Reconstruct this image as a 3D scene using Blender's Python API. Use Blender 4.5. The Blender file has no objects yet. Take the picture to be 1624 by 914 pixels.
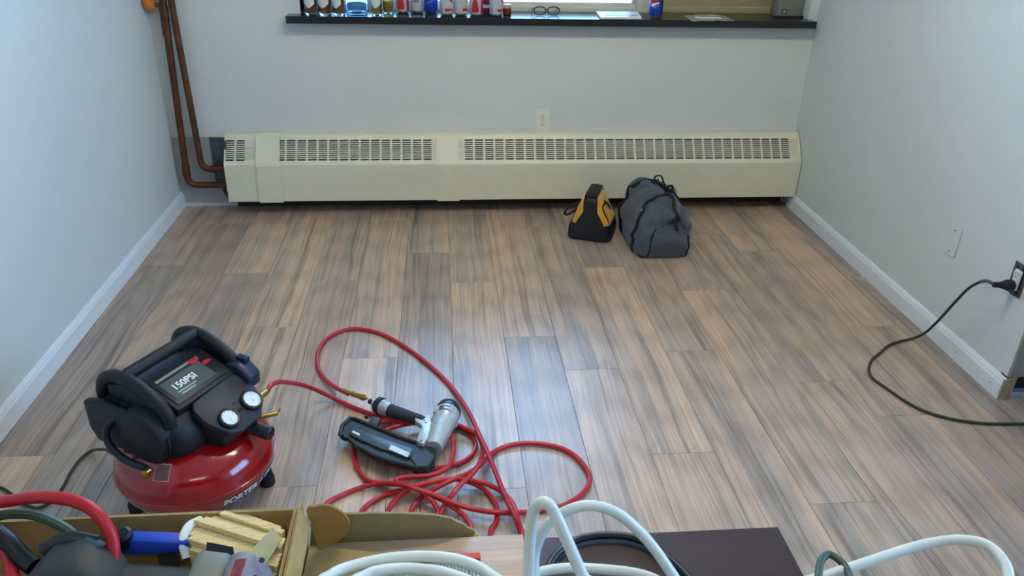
import bpy, bmesh, math, random
from math import pi, sin, cos, radians as RAD
from mathutils import Vector, Matrix, noise

random.seed(7)
SC = bpy.context.scene
COL = SC.collection

# ---------------------------------------------------------------- camera
cam_data = bpy.data.cameras.new('camera')
cam_data.sensor_width = 36.0
cam_data.lens = 27.42
cam_data.clip_start = 0.02
cam = bpy.data.objects.new('camera', cam_data)
COL.objects.link(cam)
rt = Vector((0.996157, -0.084693, 0.022333)); up = Vector((0.018911, 0.456937, 0.889298)); bk = Vector((-0.085522, -0.885458, 0.456783))
cam.matrix_world = Matrix(((rt.x, up.x, bk.x, 0), (rt.y, up.y, bk.y, 0), (rt.z, up.z, bk.z, 1.5218), (0, 0, 0, 1)))
SC.camera = cam

# ---------------------------------------------------------------- world, daylight, exposure
world = bpy.data.worlds.new('sky'); SC.world = world
world.use_nodes = True
bgn = world.node_tree.nodes['Background']
bgn.inputs[0].default_value = (0.29, 0.56, 1.0, 1)
bgn.inputs[1].default_value = 8.0
SC.view_settings.view_transform = 'Standard'
SC.view_settings.look = 'None'
SC.view_settings.gamma = 1.0
SC.view_settings.use_curve_mapping = False
SC.view_settings.exposure = 1.0
LAMP_ADDED = 29.0            # strength of the added, unseen ceiling tubes over the middle of the room
LAMP_REAR = 9.0       # the pair behind the camera
# room measures (metres)
XL, XR, YB, YF, ZC = -1.354, 1.886, 3.957, -2.4, 2.5
WX0, WX1, WZ0, WZ1 = -0.66, 1.84, 0.965, 2.15     # window niche in the back wall

def portal(name, loc, rot, sx, sy):
    l = bpy.data.lights.new(name, 'AREA'); l.shape = 'RECTANGLE'; l.size = sx; l.size_y = sy
    l.cycles.is_portal = True
    o = bpy.data.objects.new(name, l); COL.objects.link(o); o.location = loc; o.rotation_euler = rot
portal('window_light_portal', ((WX0+WX1)/2, YB+.24, (WZ0+WZ1)/2), (-pi/2, 0, 0), WX1-WX0, WZ1-WZ0)
portal('added_hall_window_portal', (3.04, .65, 1.5), (0, pi/2, 0), 1.4, 2.1)

# ---------------------------------------------------------------- materials
def lin(c):
    return tuple(((v/255.0)/12.92 if v/255.0 <= .04045 else ((v/255.0+.055)/1.055)**2.4) for v in c)+(1,)
MATS = {}
def mat(name, rgb, rough=.6, metal=0.0, var=.06, scale=30, bump=0.0, spec=.5, trans=0.0, coat=0.0, ior=1.45, emit=None, estr=0, stretch=(1,1,1), aniso_dark=None, sheen=0.0):
    if name in MATS: return MATS[name]
    m = bpy.data.materials.new(name); m.use_nodes = True
    nt = m.node_tree; b = nt.nodes['Principled BSDF']
    tc = nt.nodes.new('ShaderNodeTexCoord'); mp = nt.nodes.new('ShaderNodeMapping'); mp.inputs['Scale'].default_value = stretch
    nz = nt.nodes.new('ShaderNodeTexNoise'); nz.inputs['Scale'].default_value = scale; nz.inputs['Detail'].default_value = 4
    nt.links.new(tc.outputs['Object'], mp.inputs['Vector']); nt.links.new(mp.outputs['Vector'], nz.inputs['Vector'])
    mr = nt.nodes.new('ShaderNodeMapRange'); mr.inputs['From Min'].default_value = .25; mr.inputs['From Max'].default_value = .75
    mr.inputs['To Min'].default_value = 1-var*2; mr.inputs['To Max'].default_value = 1+var
    nt.links.new(nz.outputs['Fac'], mr.inputs['Value'])
    mx = nt.nodes.new('ShaderNodeMix'); mx.data_type = 'RGBA'; mx.blend_type = 'MULTIPLY'; mx.inputs['Factor'].default_value = 1
    mx.inputs['A'].default_value = lin(rgb)
    nt.links.new(mr.outputs['Result'], mx.inputs['B'])
    nt.links.new(mx.outputs['Result'], b.inputs['Base Color'])
    b.inputs['Roughness'].default_value = rough; b.inputs['Metallic'].default_value = metal
    b.inputs['Specular IOR Level'].default_value = spec; b.inputs['Transmission Weight'].default_value = trans
    b.inputs['IOR'].default_value = ior; b.inputs['Coat Weight'].default_value = coat; b.inputs['Coat Roughness'].default_value = .1
    b.inputs['Sheen Weight'].default_value = sheen
    if bump:
        bp = nt.nodes.new('ShaderNodeBump'); bp.inputs['Strength'].default_value = bump; bp.inputs['Distance'].default_value = .002
        nt.links.new(nz.outputs['Fac'], bp.inputs['Height']); nt.links.new(bp.outputs['Normal'], b.inputs['Normal'])
    if emit:
        b.inputs['Emission Color'].default_value = lin(emit); b.inputs['Emission Strength'].default_value = estr
    MATS[name] = m
    return m

def laminate(name, tanc, darkc, greyc, rough=.34):
    m = bpy.data.materials.new(name); m.use_nodes = True; nt = m.node_tree; N = nt.nodes; L = nt.links
    b = N['Principled BSDF']
    tc = N.new('ShaderNodeTexCoord'); oi = N.new('ShaderNodeObjectInfo')
    off = N.new('ShaderNodeCombineXYZ')
    ml = N.new('ShaderNodeMath'); ml.operation = 'MULTIPLY'; ml.inputs[1].default_value = 53.0
    L.new(oi.outputs['Random'], ml.inputs[0]); L.new(ml.outputs[0], off.inputs['Z']); L.new(ml.outputs[0], off.inputs['Y'])
    add = N.new('ShaderNodeVectorMath'); add.operation = 'ADD'
    L.new(tc.outputs['Object'], add.inputs[0]); L.new(off.outputs[0], add.inputs[1])
    # slow sideways wander of the grain
    wn = N.new('ShaderNodeTexNoise'); wn.inputs['Scale'].default_value = 1.0; wn.inputs['Detail'].default_value = 2
    wmp = N.new('ShaderNodeMapping'); wmp.inputs['Scale'].default_value = (4, 1.8, 1)
    L.new(add.outputs[0], wmp.inputs['Vector']); L.new(wmp.outputs[0], wn.inputs['Vector'])
    wm = N.new('ShaderNodeMath'); wm.operation = 'MULTIPLY_ADD'; wm.inputs[1].default_value = .035; wm.inputs[2].default_value = -.0175
    L.new(wn.outputs['Fac'], wm.inputs[0])
    wc = N.new('ShaderNodeCombineXYZ'); L.new(wm.outputs[0], wc.inputs['X'])
    ad2 = N.new('ShaderNodeVectorMath'); ad2.operation = 'ADD'; L.new(add.outputs[0], ad2.inputs[0]); L.new(wc.outputs[0], ad2.inputs[1])
    def nz(sx, sy, det, rgh=.6, dist=0.0):
        mp = N.new('ShaderNodeMapping'); mp.inputs['Scale'].default_value = (sx, sy, 1)
        n = N.new('ShaderNodeTexNoise'); n.inputs['Scale'].default_value = 1; n.inputs['Detail'].default_value = det
        n.inputs['Roughness'].default_value = rgh; n.inputs['Distortion'].default_value = dist
        L.new(ad2.outputs[0], mp.inputs['Vector']); L.new(mp.outputs[0], n.inputs['Vector']); return n
    def ramp(src, a, bb, ca, cb):
        r = N.new('ShaderNodeValToRGB'); r.color_ramp.elements[0].position = a; r.color_ramp.elements[1].position = bb
        r.color_ramp.elements[0].color = ca; r.color_ramp.elements[1].color = cb; L.new(src, r.inputs[0]); return r
    def mix(kind, fac, A, B):
        x = N.new('ShaderNodeMix'); x.data_type = 'RGBA'; x.blend_type = kind
        if isinstance(fac, float): x.inputs['Factor'].default_value = fac
        else: L.new(fac, x.inputs['Factor'])
        L.new(A, x.inputs['A'])
        if isinstance(B, tuple): x.inputs['B'].default_value = B
        else: L.new(B, x.inputs['B'])
        return x.outputs['Result']
    big = nz(11, .45, 4, .55, .3)
    col = ramp(big.outputs['Fac'], .36, .64, lin(greyc), lin(tanc)).outputs[0]
    streak = nz(32, .8, 6, .64, .6)
    s = ramp(streak.outputs['Fac'], .53, .68, (0, 0, 0, 1), (1, 1, 1, 1)).outputs[0]
    sf = N.new('ShaderNodeMath'); sf.operation = 'MULTIPLY'; sf.inputs[1].default_value = .66; L.new(s, sf.inputs[0])
    col = mix('MIX', sf.outputs[0], col, lin(darkc))
    # cathedral rings
    wv = N.new('ShaderNodeTexWave'); wv.wave_type = 'RINGS'; wv.rings_direction = 'Z'; wv.inputs['Scale'].default_value = 1.4
    wv.inputs['Distortion'].default_value = 5; wv.inputs['Detail'].default_value = 3; wv.inputs['Detail Scale'].default_value = 1.2
    wmp2 = N.new('ShaderNodeMapping'); wmp2.inputs['Scale'].default_value = (8, .9, 0); L.new(ad2.outputs[0], wmp2.inputs['Vector']); L.new(wmp2.outputs[0], wv.inputs['Vector'])
    col = mix('MULTIPLY', .24, col, ramp(wv.outputs['Fac'], .0, .7, (.5, .45, .4, 1), (1.05, 1.05, 1.05, 1)).outputs[0])
    fine = nz(240, 2.0, 4, .7)
    col = mix('MULTIPLY', .75, col, ramp(fine.outputs['Fac'], .3, .62, (.62, .60, .58, 1), (1.12, 1.12, 1.12, 1)).outputs[0])
    thin = nz(100, .9, 5, .6, .2)
    tf = N.new('ShaderNodeMath'); tf.operation = 'MULTIPLY'; tf.inputs[1].default_value = .55
    L.new(ramp(thin.outputs['Fac'], .57, .68, (0, 0, 0, 1), (1, 1, 1, 1)).outputs[0], tf.inputs[0])
    col = mix('MIX', tf.outputs[0], col, lin(darkc))
    tone = ramp(oi.outputs['Random'], 0, 1, (.80, .82, .86, 1), (1.12, 1.08, 1.02, 1))
    col = mix('MULTIPLY', 1.0, col, tone.outputs[0])
    L.new(col, b.inputs['Base Color'])
    rr = N.new('ShaderNodeMapRange'); rr.inputs['To Min'].default_value = rough-.05; rr.inputs['To Max'].default_value = rough+.09
    L.new(fine.outputs['Fac'], rr.inputs['Value']); L.new(rr.outputs[0], b.inputs['Roughness'])
    b.inputs['Specular IOR Level'].default_value = .80
    bp = N.new('ShaderNodeBump'); bp.inputs['Strength'].default_value = .10; bp.inputs['Distance'].default_value = .001
    L.new(fine.outputs['Fac'], bp.inputs['Height']); L.new(bp.outputs[0], b.inputs['Normal'])
    MATS[name] = m
    return m

def pane_mat():
    m = bpy.data.materials.new('window_glass'); m.use_nodes = True; nt = m.node_tree
    out = nt.nodes['Material Output']; nt.nodes.remove(nt.nodes['Principled BSDF'])
    t = nt.nodes.new('ShaderNodeBsdfTransparent'); t.inputs[0].default_value = (.93, .97, .97, 1)
    g = nt.nodes.new('ShaderNodeBsdfGlossy'); g.inputs['Roughness'].default_value = .02
    f = nt.nodes.new('ShaderNodeFresnel'); f.inputs['IOR'].default_value = 1.45
    x = nt.nodes.new('ShaderNodeMixShader'); nt.links.new(f.outputs[0], x.inputs[0]); nt.links.new(t.outputs[0], x.inputs[1]); nt.links.new(g.outputs[0], x.inputs[2])
    nt.links.new(x.outputs[0], out.inputs[0]); MATS['window_glass'] = m; return m

# ---------------------------------------------------------------- geometry helpers
OFF = {}        # world offset of every object whose geometry was given in world coordinates

def tag(o, label=None, cat=None, group=None, kind=None):
    if label: o['label'] = label
    if cat: o['category'] = cat
    if group: o['group'] = group
    if kind: o['kind'] = kind
    return o

def thing(name, label, cat, loc=(0, 0, 0), rotz=0.0, group=None):
    o = bpy.data.objects.new(name, None); COL.objects.link(o)
    o.empty_display_size = .05; o.location = loc; o.rotation_euler = (0, 0, rotz)
    OFF[o.name] = Vector(loc) if rotz == 0 else Vector((0, 0, 0))
    return tag(o, label, cat, group)

def catmull(P, n=8, closed=False):
    P = [Vector(p) for p in P]; out = []
    m = len(P)
    for i in range(m-1 if not closed else m):
        p0 = P[i-1] if (i > 0 or closed) else P[0]*2-P[1]
        p1 = P[i]; p2 = P[(i+1) % m]
        p3 = P[(i+2) % m] if (i+2 < m or closed) else p2*2-p1
        for k in range(n):
            t = k/n
            out.append(.5*((2*p1)+(p2-p0)*t+(2*p0-5*p1+4*p2-p3)*t*t+(3*p1-p0-3*p2+p3)*t**3))
    if not closed: out.append(P[-1])
    return out

class MB:
    def __init__(s): s.v = []; s.f = []
    def add(s, v, f):
        o = len(s.v); s.v += [Vector(p) for p in v]; s.f += [tuple(i+o for i in q) for q in f]; return s
    def box(s, a, b):
        x0, y0, z0 = a; x1, y1, z1 = b
        x0, x1 = min(x0, x1), max(x0, x1); y0, y1 = min(y0, y1), max(y0, y1); z0, z1 = min(z0, z1), max(z0, z1)
        return s.add([(x0,y0,z0),(x1,y0,z0),(x1,y1,z0),(x0,y1,z0),(x0,y0,z1),(x1,y0,z1),(x1,y1,z1),(x0,y1,z1)],
                     [(0,3,2,1),(4,5,6,7),(0,1,5,4),(1,2,6,5),(2,3,7,6),(3,0,4,7)])
    def prism(s, poly, vec):
        n = len(poly); P = [Vector(p) for p in poly]; vec = Vector(vec)
        nrm = Vector((0, 0, 0))
        for i in range(n): nrm += P[i].cross(P[(i+1) % n])
        if nrm.dot(vec) > 0: P.reverse()
        V = P+[p+vec for p in P]
        return s.add(V, [tuple(range(n)), tuple(range(2*n-1, n-1, -1))]+[(i, i+n, (i+1) % n+n, (i+1) % n) for i in range(n)])
    def tube(s, path, r, seg=10, cap=True, flat=1.0, closed=False):
        P = [Vector(p) for p in path]; n = len(P); rings = []
        up_ = Vector((0, 0, 1)); prev = None
        for i in range(n):
            if closed: t = P[(i+1) % n]-P[i-1]
            else: t = P[min(i+1, n-1)]-P[max(i-1, 0)]
            if t.length < 1e-9: t = Vector((0, 0, 1))
            t.normalize()
            if prev is None:
                a = up_ if abs(t.dot(up_)) < .95 else Vector((1, 0, 0))
                u = (a-t*a.dot(t)).normalized()
            else:
                u = prev-t*prev.dot(t)
                u = u.normalized() if u.length > 1e-6 else t.orthogonal().normalized()
            prev = u; w = t.cross(u)
            rr = r[i] if isinstance(r, (list, tuple)) else r
            rings.append([P[i]+u*(rr*flat*cos(2*pi*k/seg))+w*(rr*sin(2*pi*k/seg)) for k in range(seg)])
        o = len(s.v)
        for q in rings: s.v += q
        m = n if closed else n-1
        for i in range(m):
            j = (i+1) % n
            for k in range(seg):
                k2 = (k+1) % seg
                s.f.append((o+i*seg+k, o+i*seg+k2, o+j*seg+k2, o+j*seg+k))
        if cap and not closed:
            s.f.append(tuple(o+k for k in reversed(range(seg)))); s.f.append(tuple(o+(n-1)*seg+k for k in range(seg)))
        return s
    def lathe(s, prof, origin=(0, 0, 0), axis=(0, 0, 1), seg=24):
        """prof: (radius, distance along axis)"""
        ax = Vector(axis).normalized(); u = ax.orthogonal().normalized()
        if abs(ax.z) > .99: u = Vector((1, 0, 0))
        w = ax.cross(u); O = Vector(origin); o = len(s.v); idx = []
        for (r, h) in prof:
            if r < 1e-6:
                idx.append([len(s.v)]*seg); s.v.append(O+ax*h)
            else:
                idx.append([len(s.v)+k for k in range(seg)])
                s.v += [O+ax*h+u*(r*cos(2*pi*k/seg))+w*(r*sin(2*pi*k/seg)) for k in range(seg)]
        for i in range(len(prof)-1):
            A, B = idx[i], idx[i+1]
            for k in range(seg):
                k2 = (k+1) % seg
                q = []
                for x in (A[k], A[k2], B[k2], B[k]):
                    if x not in q: q.append(x)
                if len(q) > 2: s.f.append(tuple(q))
        for e, rev in ((idx[0], True), (idx[-1], False)):
            if len(set(e)) > 1: s.f.append(tuple(reversed(e)) if rev else tuple(e))
        return s
    def loft(s, rings, cap=True):
        o = len(s.v); n = len(rings[0])
        for r in rings: s.v += [Vector(p) for p in r]
        for i in range(len(rings)-1):
            for k in range(n):
                k2 = (k+1) % n
                s.f.append((o+i*n+k, o+i*n+k2, o+(i+1)*n+k2, o+(i+1)*n+k))
        if cap:
            s.f.append(tuple(o+k for k in reversed(range(n)))); s.f.append(tuple(o+(len(rings)-1)*n+k for k in range(n)))
        return s
    def grid(s, pts, thick=0.0, nrm=None):
        """pts[i][j]: sheet of points; thick extrudes it along nrm(i,j) or a constant vector"""
        a, b = len(pts), len(pts[0]); o = len(s.v)
        for r in pts: s.v += [Vector(p) for p in r]
        q = [(o+i*b+j, o+i*b+j+1, o+(i+1)*b+j+1, o+(i+1)*b+j) for i in range(a-1) for j in range(b-1)]
        s.f += q
        if thick:
            o2 = len(s.v); nv = Vector(nrm)*thick
            for r in pts: s.v += [Vector(p)-nv for p in r]
            s.f += [tuple(reversed([x-o+o2 for x in f])) for f in q]
            rim = [o+j for j in range(b)]+[o+i*b+b-1 for i in range(1, a)]+[o+(a-1)*b+j for j in range(b-2, -1, -1)]+[o+i*b for i in range(a-2, 0, -1)]
            for k in range(len(rim)):
                x, y = rim[k], rim[(k+1) % len(rim)]
                s.f.append((y, x, x-o+o2, y-o+o2))
        return s
    def build(s, name, m, parent=None, smooth=False, bevel=0.0, world=True, fix=True, seg=2, angle=40):
        if parent is None:
            xs = [p.x for p in s.v]; ys = [p.y for p in s.v]; zs = [p.z for p in s.v]
            off = Vector(((min(xs)+max(xs))/2, (min(ys)+max(ys))/2, min(zs)))
        else:
            off = OFF.get(parent.name, Vector((0, 0, 0))) if world else Vector((0, 0, 0))
        me = bpy.data.meshes.new(name)
        me.from_pydata([tuple(p-off) for p in s.v], [], s.f)
        if bevel or fix:
            bm = bmesh.new(); bm.from_mesh(me)
            if fix: bmesh.ops.recalc_face_normals(bm, faces=bm.faces)
            if bevel:
                es = [e for e in bm.edges if len(e.link_faces) == 2 and e.calc_face_angle(0) > RAD(28)]
                bmesh.ops.bevel(bm, geom=es, offset=bevel, segments=seg, affect='EDGES', profile=.5, clamp_overlap=True)
            bm.to_mesh(me); bm.free()
        me.update()
        if smooth or bevel:
            for p in me.polygons: p.use_smooth = True
            me.set_sharp_from_angle(angle=RAD(angle))
        me.materials.append(m)
        o = bpy.data.objects.new(name, me); COL.objects.link(o)
        if parent is None: o.location = off; OFF[o.name] = off
        else: o.parent = parent; OFF[o.name] = off
        return o

def copy_tree(o, parent=None):
    c = o.copy(); COL.objects.link(c)
    if parent is not None: c.parent = parent
    for ch in list(o.children): copy_tree(ch, c)
    return c

def sup(hx, hy, z, n=32, e=4.0, cx=0, cy=0):
    out = []
    for k in range(n):
        a = 2*pi*k/n; c, s_ = cos(a), sin(a)
        out.append((cx+hx*math.copysign(abs(c)**(2/e), c), cy+hy*math.copysign(abs(s_)**(2/e), s_), z))
    return out

def text2d(txt, size, bold=0.0):
    cu = bpy.data.curves.new('lettering', 'FONT'); cu.body = txt; cu.size = size; cu.offset = bold; cu.resolution_u = 3
    cu.align_x = 'CENTER'; cu.align_y = 'CENTER'
    o = bpy.data.objects.new('lettering', cu); COL.objects.link(o)
    dg = bpy.context.evaluated_depsgraph_get(); dg.update()
    me = o.evaluated_get(dg).to_mesh()
    V = [(v.co.x, v.co.y) for v in me.vertices]; Fc = [tuple(p.vertices) for p in me.polygons]
    bpy.data.objects.remove(o); bpy.data.curves.remove(cu)
    return V, Fc

def text_on(txt, size, O, ux, uy, m, parent, world=True, bold=0.0, name='lettering', lift=.0006):
    V, Fc = text2d(txt, size, bold); ux = Vector(ux).normalized(); uy = Vector(uy).normalized(); n = ux.cross(uy); O = Vector(O)
    mb = MB(); mb.add([O+ux*x+uy*y+n*lift for x, y in V], Fc)
    return mb.build(name, m, parent, world=world, fix=False)

# ---- measured run of hoses, cables and outlines (metres, world)
HOSE=[(-0.494,1.835,0.270),(-0.489,1.863,0.270),(-0.482,1.922,0.240),(-0.474,2.007,0.180),(-0.459,2.085,0.120),(-0.425,2.142,0.060),(-0.380,2.155,0.020),(-0.316,2.117,0.009),(-0.252,2.076,0.009),(-0.195,2.043,0.009),(-0.140,2.040,0.009),(-0.069,2.023,0.009),(-0.004,2.013,0.009),(0.049,1.977,0.009),(0.080,1.922,0.009),(0.080,1.868,0.009),(0.041,1.818,0.009),(-0.033,1.794,0.009),(-0.114,1.801,0.009),(-0.172,1.827,0.009),(-0.207,1.864,0.009),(-0.217,1.930,0.009),(-0.190,1.967,0.020),(-0.137,1.987,0.024),(-0.075,2.000,0.024),(-0.009,1.999,0.024),(0.043,1.967,0.024),(0.088,1.924,0.024),(0.104,1.862,0.024),(0.096,1.803,0.030),(0.073,1.731,0.045),(0.035,1.681,0.045),(0.007,1.645,0.036),(-0.021,1.614,0.009),(-0.022,1.538,0.009),(0.018,1.484,0.009),(0.057,1.510,0.009),(0.049,1.577,0.009),(0.006,1.623,0.020),(-0.047,1.666,0.024),(-0.111,1.708,0.024),(-0.162,1.721,0.020),(-0.203,1.741,0.009),(-0.242,1.768,0.009),(-0.271,1.830,0.009),(-0.284,1.906,0.009),(-0.279,1.958,0.009),(-0.244,1.992,0.020),(-0.187,2.012,0.022),(-0.107,1.979,0.036),(-0.039,1.959,0.036),(0.007,1.913,0.036),(0.015,1.838,0.036),(0.001,1.768,0.036),(-0.047,1.733,0.036),(-0.109,1.729,0.036),(-0.147,1.720,0.036),(-0.136,1.701,0.036),(-0.099,1.684,0.036),(-0.065,1.656,0.036),(-0.038,1.624,0.024),(-0.032,1.596,0.009),(-0.054,1.506,0.009),(-0.133,1.458,0.009),(-0.207,1.498,0.009),(-0.241,1.572,0.009),(-0.236,1.630,0.009),(-0.205,1.672,0.009),(-0.165,1.695,0.009),(-0.109,1.679,0.036),(-0.047,1.713,0.030),(0.008,1.721,0.030),(0.064,1.708,0.024),(0.104,1.687,0.009),(0.129,1.627,0.009),(0.125,1.570,0.009),(0.109,1.536,0.009),(0.098,1.454,0.009),(0.135,1.410,0.009),(0.176,1.449,0.009),(0.190,1.509,0.009),(0.182,1.551,0.024),(0.175,1.608,0.024),(0.153,1.676,0.009),(0.105,1.694,0.030),(0.036,1.707,0.040),(-0.047,1.694,0.045),(-0.102,1.674,0.045),(-0.142,1.661,0.020),(-0.165,1.626,0.009),(-0.166,1.535,0.009),(-0.132,1.500,0.009),(-0.108,1.554,0.009),(-0.102,1.627,0.009),(-0.075,1.662,0.020),(-0.040,1.675,0.036),(0.008,1.698,0.045),(0.066,1.738,0.040),(0.102,1.782,0.036),(0.132,1.853,0.009),(0.185,1.886,0.009),(0.261,1.893,0.009),(0.341,1.865,0.009),(0.386,1.812,0.009),(0.407,1.732,0.009),(0.380,1.670,0.009),(0.328,1.625,0.009),(0.278,1.608,0.009),(0.208,1.598,0.009),(0.126,1.587,0.024),(0.060,1.605,0.024),(0.006,1.620,0.036),(-0.033,1.643,0.040),(-0.089,1.662,0.050),(-0.129,1.682,0.050),(-0.187,1.721,0.024),(-0.249,1.723,0.009),(-0.302,1.693,0.009),(-0.338,1.656,0.009),(-0.350,1.558,0.009),(-0.288,1.437,0.009),(-0.145,1.378,0.009),(0.008,1.368,0.009),(0.132,1.380,0.009),(0.181,1.427,0.009),(0.186,1.513,0.009),(0.175,1.546,0.040),(0.159,1.599,0.045),(0.141,1.682,0.045),(0.119,1.786,0.050),(0.095,1.897,0.045),(0.066,2.054,0.020),(0.028,2.178,0.009),(-0.018,2.275,0.009),(-0.081,2.380,0.009),(-0.144,2.469,0.009),(-0.225,2.559,0.009),(-0.304,2.609,0.009),(-0.376,2.613,0.009),(-0.436,2.559,0.009),(-0.461,2.467,0.009),(-0.455,2.378,0.009),(-0.431,2.308,0.009),(-0.392,2.239,0.015),(-0.351,2.178,0.030),(-0.321,2.138,0.042)]
G_MAG=[(-0.323,1.915,0.055),(-0.320,1.958,0.055),(-0.300,1.996,0.055),(-0.283,1.989,0.055),(-0.223,1.947,0.055),(-0.147,1.894,0.055),(-0.094,1.862,0.055),(-0.061,1.848,0.055),(-0.042,1.826,0.055),(-0.040,1.796,0.055),(-0.060,1.754,0.055),(-0.085,1.750,0.055),(-0.110,1.761,0.055),(-0.167,1.784,0.055),(-0.213,1.811,0.055),(-0.268,1.859,0.055),(-0.297,1.897,0.055),(-0.314,1.904,0.055)]
G_MAGREC=[(-0.305,1.957,0.055),(-0.293,1.976,0.055),(-0.221,1.930,0.055),(-0.146,1.881,0.055),(-0.093,1.849,0.055),(-0.106,1.830,0.055),(-0.220,1.909,0.055),(-0.282,1.945,0.055)]
G_RAIL=[(-0.297,1.932,0.055),(-0.278,1.939,0.055),(-0.199,1.887,0.055),(-0.103,1.830,0.055),(-0.109,1.790,0.055),(-0.196,1.835,0.055),(-0.257,1.879,0.055),(-0.292,1.908,0.055)]
G_LAB1=[(-0.288,1.917,0.058),(-0.283,1.923,0.058),(-0.262,1.907,0.058),(-0.263,1.896,0.058)]
G_LAB2=[(-0.173,1.830,0.058),(-0.166,1.850,0.058),(-0.111,1.809,0.058),(-0.117,1.789,0.058)]
G_SLOT1=[(-0.242,1.858,0.055),(-0.239,1.864,0.055),(-0.217,1.850,0.055),(-0.220,1.841,0.055)]
G_SLOT2=[(-0.190,1.821,0.055),(-0.187,1.827,0.055),(-0.169,1.816,0.055),(-0.172,1.809,0.055)]
G_PLATE=[(-0.101,1.964,0.060),(-0.093,1.972,0.060),(-0.076,1.978,0.060),(-0.052,1.982,0.060),(-0.049,1.931,0.060),(-0.059,1.862,0.060),(-0.071,1.839,0.060),(-0.077,1.840,0.060),(-0.093,1.853,0.060),(-0.078,1.921,0.060),(-0.084,1.935,0.060),(-0.097,1.947,0.060)]
G_LINK=[(-0.233,2.003,0.055),(-0.205,1.990,0.055),(-0.216,1.946,0.055),(-0.222,1.941,0.055),(-0.247,1.959,0.055)]
G_NOSE=[(-0.106,1.830,0.055),(-0.077,1.849,0.055),(-0.045,1.847,0.055),(-0.037,1.821,0.055),(-0.041,1.786,0.055),(-0.060,1.751,0.055),(-0.091,1.753,0.055),(-0.108,1.790,0.055)]
G_AXIS=[(0.010,2.036,0.060),(0.003,2.001,0.060),(-0.005,1.967,0.060),(-0.041,1.840,0.060),(-0.060,1.781,0.060)]
G_GRIP=[(-0.083,1.967,0.055),(-0.181,2.035,0.055)]
G_RING=[(-0.181,2.039,0.050),(-0.203,2.055,0.050),(-0.225,2.073,0.050),(-0.240,2.084,0.050)]
G_BADGE=[(-0.021,1.956,0.090),(0.012,1.934,0.090),(0.008,1.910,0.090),(-0.025,1.933,0.090)]
COUPLER=[(-0.240,2.091,0.045),(-0.259,2.101,0.045),(-0.270,2.105,0.045),(-0.307,2.130,0.045),(-0.330,2.147,0.045)]
W1=[(-0.143,0.600,0.850),(-0.133,0.640,0.835),(-0.111,0.660,0.827),(-0.068,0.670,0.826),(-0.018,0.670,0.825),(0.019,0.660,0.824),(0.047,0.640,0.822),(0.065,0.600,0.830)]
W2=[(-0.112,0.610,0.837),(-0.095,0.640,0.832),(-0.074,0.650,0.829),(-0.039,0.655,0.823),(0.004,0.640,0.825),(0.031,0.610,0.826)]
W3=[(0.087,0.620,0.805),(0.088,0.630,0.830),(0.089,0.640,0.872),(0.092,0.645,0.912),(0.101,0.640,0.929),(0.111,0.635,0.924),(0.124,0.620,0.899),(0.143,0.600,0.859),(0.155,0.580,0.846)]
W4=[(0.101,0.670,0.747),(0.101,0.680,0.775),(0.105,0.700,0.800),(0.121,0.710,0.831),(0.148,0.715,0.847),(0.175,0.715,0.851),(0.206,0.710,0.841),(0.238,0.700,0.813),(0.264,0.680,0.784),(0.282,0.650,0.762)]
W5=[(0.089,0.677,0.762),(0.104,0.694,0.762),(0.139,0.701,0.762),(0.186,0.697,0.762),(0.239,0.684,0.762),(0.279,0.655,0.762)]
W6=[(0.406,0.653,0.760),(0.482,0.670,0.765),(0.532,0.681,0.770),(0.598,0.696,0.775),(0.641,0.699,0.780),(0.667,0.693,0.785),(0.683,0.678,0.790),(0.686,0.654,0.790),(0.681,0.633,0.785),(0.663,0.604,0.780)]
BLK=[(0.099,0.666,0.757),(0.116,0.695,0.757),(0.136,0.729,0.757),(0.167,0.753,0.757),(0.207,0.759,0.757),(0.247,0.750,0.757),(0.274,0.723,0.757),(0.296,0.684,0.757),(0.303,0.653,0.757)]
GRN2=[(0.440,0.632,0.770),(0.455,0.662,0.770),(0.469,0.685,0.770),(0.484,0.695,0.770),(0.493,0.684,0.770),(0.495,0.666,0.770),(0.482,0.630,0.770)]
RED2=[(-0.462,0.630,0.825),(-0.479,0.660,0.837),(-0.505,0.700,0.839),(-0.544,0.730,0.846),(-0.566,0.740,0.860),(-0.542,0.740,0.870),(-0.506,0.730,0.882),(-0.464,0.720,0.895),(-0.425,0.710,0.898),(-0.399,0.700,0.892),(-0.383,0.690,0.875),(-0.376,0.680,0.856),(-0.375,0.660,0.830),(-0.373,0.630,0.819)]
GRN1=[(-0.557,0.740,0.842),(-0.522,0.735,0.857),(-0.491,0.730,0.862),(-0.468,0.725,0.859),(-0.448,0.720,0.849),(-0.435,0.715,0.839),(-0.428,0.710,0.824)]
TCORD=[(-0.537,0.710,0.884),(-0.510,0.700,0.867),(-0.491,0.690,0.856),(-0.476,0.680,0.844),(-0.460,0.670,0.839)]
PLANKF=[(-0.165,0.748,0.772),(-0.027,0.756,0.772),(0.096,0.752,0.772),(0.095,0.683,0.772)]
C2WALL=[(-0.171,0.762,0.814),(-0.129,0.762,0.810),(-0.090,0.762,0.809),(-0.042,0.762,0.805),(-0.010,0.762,0.799),(0.007,0.762,0.791),(0.024,0.762,0.778),(0.034,0.762,0.768),(0.036,0.762,0.757)]
FLAP=[(-0.172,0.735,0.846),(-0.161,0.735,0.850),(-0.147,0.735,0.848),(-0.133,0.735,0.835),(-0.124,0.735,0.815),(-0.128,0.735,0.797),(-0.142,0.735,0.787),(-0.162,0.735,0.779),(-0.166,0.735,0.798)]
PACK=[(-0.057,0.704,0.790),(0.034,0.707,0.790),(0.036,0.670,0.790)]
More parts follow.
